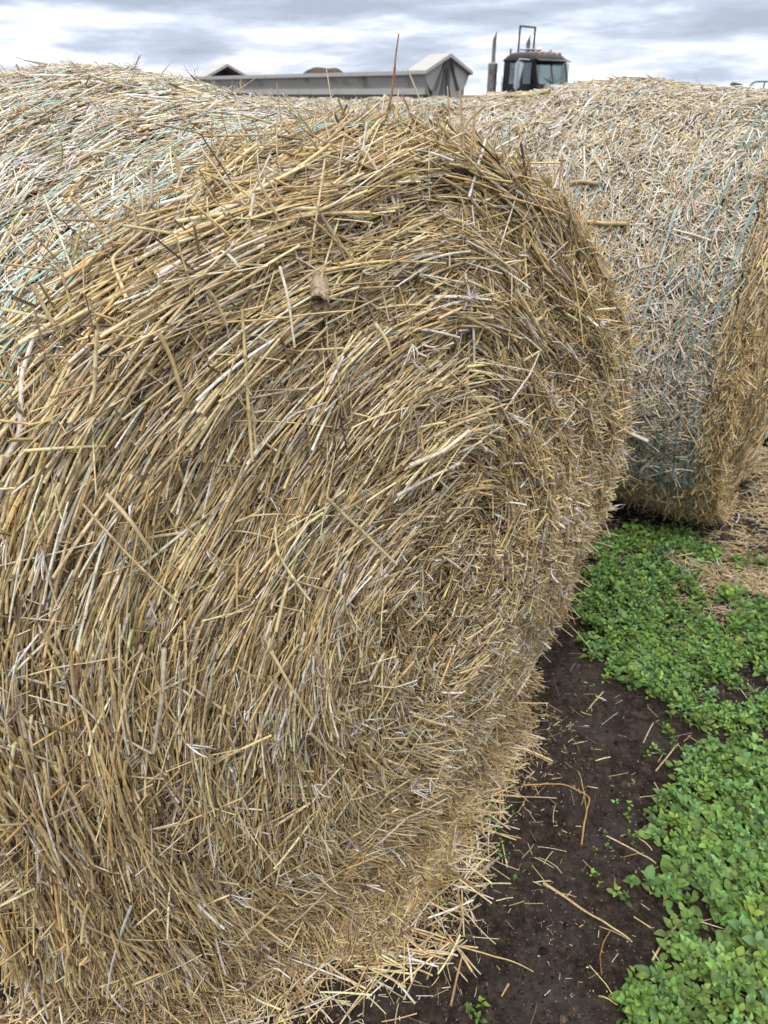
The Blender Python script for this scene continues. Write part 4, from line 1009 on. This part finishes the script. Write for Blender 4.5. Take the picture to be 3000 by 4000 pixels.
    bm_obj('steering_wheel', bm, M_BLACK, root)
    for s in (-1, 1):
        bm = bmesh.new(); rod(bm, (1.50, s * .12, 1.97), (1.44, s * .55, 2.10), .011, 6); bm_obj('wiper', bm, M_BLACK, root)
    # exhausts: fat muffler with heat shield, thin pipe with slanted tip
    for s in (-1, 1):
        y = s * 1.0; x = -.42
        bm = bmesh.new(); rod(bm, (x, y, 1.0), (x, y, 2.54), .165, 20); rod(bm, (x, y, 2.54), (x, y, 2.60), .165, 20, .08); e = bm_obj('exhaust', bm, M_DULLCHROME, root, smooth=False)
        bm = bmesh.new(); n = 16; A = []; B = []
        for k in range(n):
            t = k * 2 * math.pi / n; A.append(bm.verts.new((x + .068 * math.cos(t), y + .068 * math.sin(t), 2.58)))
            B.append(bm.verts.new((x + .068 * math.cos(t), y + .068 * math.sin(t), 3.38 + 1.6 * .068 * math.cos(t) + 1.2 * .068 * math.sin(t))))
        for k in range(n): bm.faces.new((A[k], B[k], B[(k + 1) % n], A[(k + 1) % n]))
        bm_obj('pipe', bm, M_DULLCHROME, e, smooth=True)
    # tall rectangular frame behind the cab
    bm = bmesh.new(); x = -.25
    for y in (.20, 1.12): box(bm, x - .025, x + .025, y - .025, y + .025, 1.0, 3.72)
    box(bm, x - .025, x + .025, .226, 1.094, 3.67, 3.72); box(bm, x - .02, x + .02, .226, 1.094, 2.98, 3.03); bm_obj('rack_frame', bm, M_BLACK, root)
    # mirrors
    for s in (-1, 1):
        bm = bmesh.new(); rod(bm, (1.15, s * .95, 2.62), (.98, s * 1.42, 2.64), .016, 8); rod(bm, (1.15, s * .95, 1.5), (.98, s * 1.42, 1.72), .016, 8); rod(bm, (.98, s * 1.42, 1.72), (.98, s * 1.42, 2.64), .014, 8)
        a = bm_obj('mirror_arm', bm, M_CHROME, root)
        bm = bmesh.new(); box(bm, .92, 1.10, s * 1.40 - .17, s * 1.40 + .17, 1.74, 2.58); bm_obj('mirror', bm, M_CHROME, root, bevel=.05)
    # roof fittings
    bm = bmesh.new(); rod(bm, (.12, -.75, 2.80), (.12, -.75, 2.98), .035, 10); bm_obj('beacon', bm, M_DULLCHROME, root)
    bm = bmesh.new(); rod(bm, (.3, -.55, 2.96), (.75, -.1, 2.97), .018, 8); rod(bm, (.75, -.1, 2.97), (.84, -.01, 2.97), .04, 12, .075); rod(bm, (.5, -.35, 2.86), (.5, -.35, 2.97), .012, 6); bm_obj('air_horn', bm, M_CHROME, root)
    bm = bmesh.new(); rod(bm, (.5, .25, 2.88), (.5, .25, 3.03), .09, 14, .07); bm_obj('vent_cowl', bm, M_LIGHTGREY, root)
    bm = bmesh.new(); rod(bm, (.75, .75, 2.84), (.75, .75, 2.97), .06, 12, .05); bm_obj('vent_cowl', bm, M_LIGHTGREY, root)
    for y in (-.7, -.35, 0, .35, .7):
        bm = bmesh.new(); box(bm, 1.12, 1.22, y - .05, y + .05, 2.80, 2.875); bm_obj('marker_light', bm, M_ORANGE, root, bevel=.012)
    bm = bmesh.new(); rod(bm, (.3, .1, 2.85), (.3, .1, 3.25), .008, 6); bm_obj('aerial', bm, M_BLACK, root)
    bm = bmesh.new(); rod(bm, (.02, -1.02, 1.3), (.02, -1.02, 2.2), .02, 8); bm_obj('grab_rail', bm, M_CHROME, root)
    bm = bmesh.new(); box(bm, -3.6, 3.2, -.45, -.33, .7, .95); box(bm, -3.6, 3.2, .33, .45, .7, .95)
    for x in (-3.4, -2.2, -1.0, 1.8): box(bm, x, x + .12, -.33, .33, .72, .92)
    box(bm, -2.9, -1.9, -.45, .45, .96, 1.08); bm_obj('chassis', bm, M_BLACK, root)
    for s in (-1, 1):
        bm = bmesh.new(); rod(bm, (.1, s * .78, .62), (1.3, s * .78, .62), .30, 20); bm_obj('fuel_tank', bm, M_CHROME, root)
        wheel(root, 2.65, s * .95)
        for x in (-1.7, -3.0): wheel(root, x, s * .92, w=.5)
build_truck()

# ------------------------------------------------------------------ green gate and box at the right
def build_gate():
    root = empty('metal_gate', (10.95, 25.0, 0), math.radians(4))
    tag(root, 'green tubular gate with rounded corner and wire mesh at the far right', 'gate')
    bm = bmesh.new(); r = .022; pts = [(0, .15)] + [(0, 1.72)] + [(.22 - .22 * math.cos(a), 1.72 + .22 * math.sin(a)) for a in np.linspace(.2, math.pi / 2, 6)] + [(3.4, 1.94), (3.62, 1.72), (3.62, .15), (0, .15)]
    for a, b in zip(pts[:-1], pts[1:]): rod(bm, (a[0], 0, a[1]), (b[0], 0, b[1]), r, 8)
    bm_obj('frame', bm, M_GREEN, root)
    for x in (.42, 1.3, 2.2, 3.1):
        bm = bmesh.new(); rod(bm, (x - .04, 0, .15), (x + .04, 0, 1.94), .02, 8); bm_obj('upright', bm, M_GREEN, root)
    bm = bmesh.new()
    for k in range(1, 90): x = k * .04; rod(bm, (x, .0, .17), (x, .0, 1.90), .0018, 4)
    for k in range(1, 44): z = .17 + k * .04; rod(bm, (.02, .004, z), (3.6, .004, z), .0018, 4)
    bm_obj('wire_mesh', bm, M_GREEN, root)
    for x in (-.1, 3.75):
        bm = bmesh.new(); rod(bm, (x, 0, 0), (x, 0, 1.5), .05, 10); bm_obj('post', bm, M_GREEN, root)
build_gate()
def build_box():
    root = empty('green_sign_box', (8.45, 20.0, 0), 0)
    tag(root, 'small dark green metal box tilted on its post behind the right hand bale', 'metal box')
    bm = bmesh.new(); box(bm, -.115, .115, -.1, .1, -.035, .035); o = bm_obj('box', bm, M_GREEN, root, bevel=.006); o.location = (0, 0, 1.80); o.rotation_euler = (0, math.radians(11), 0)
    bm = bmesh.new(); rod(bm, (0, 0, 0), (0, 0, 1.77), .03, 10); bm_obj('post', bm, M_GREEN, root)
build_box()
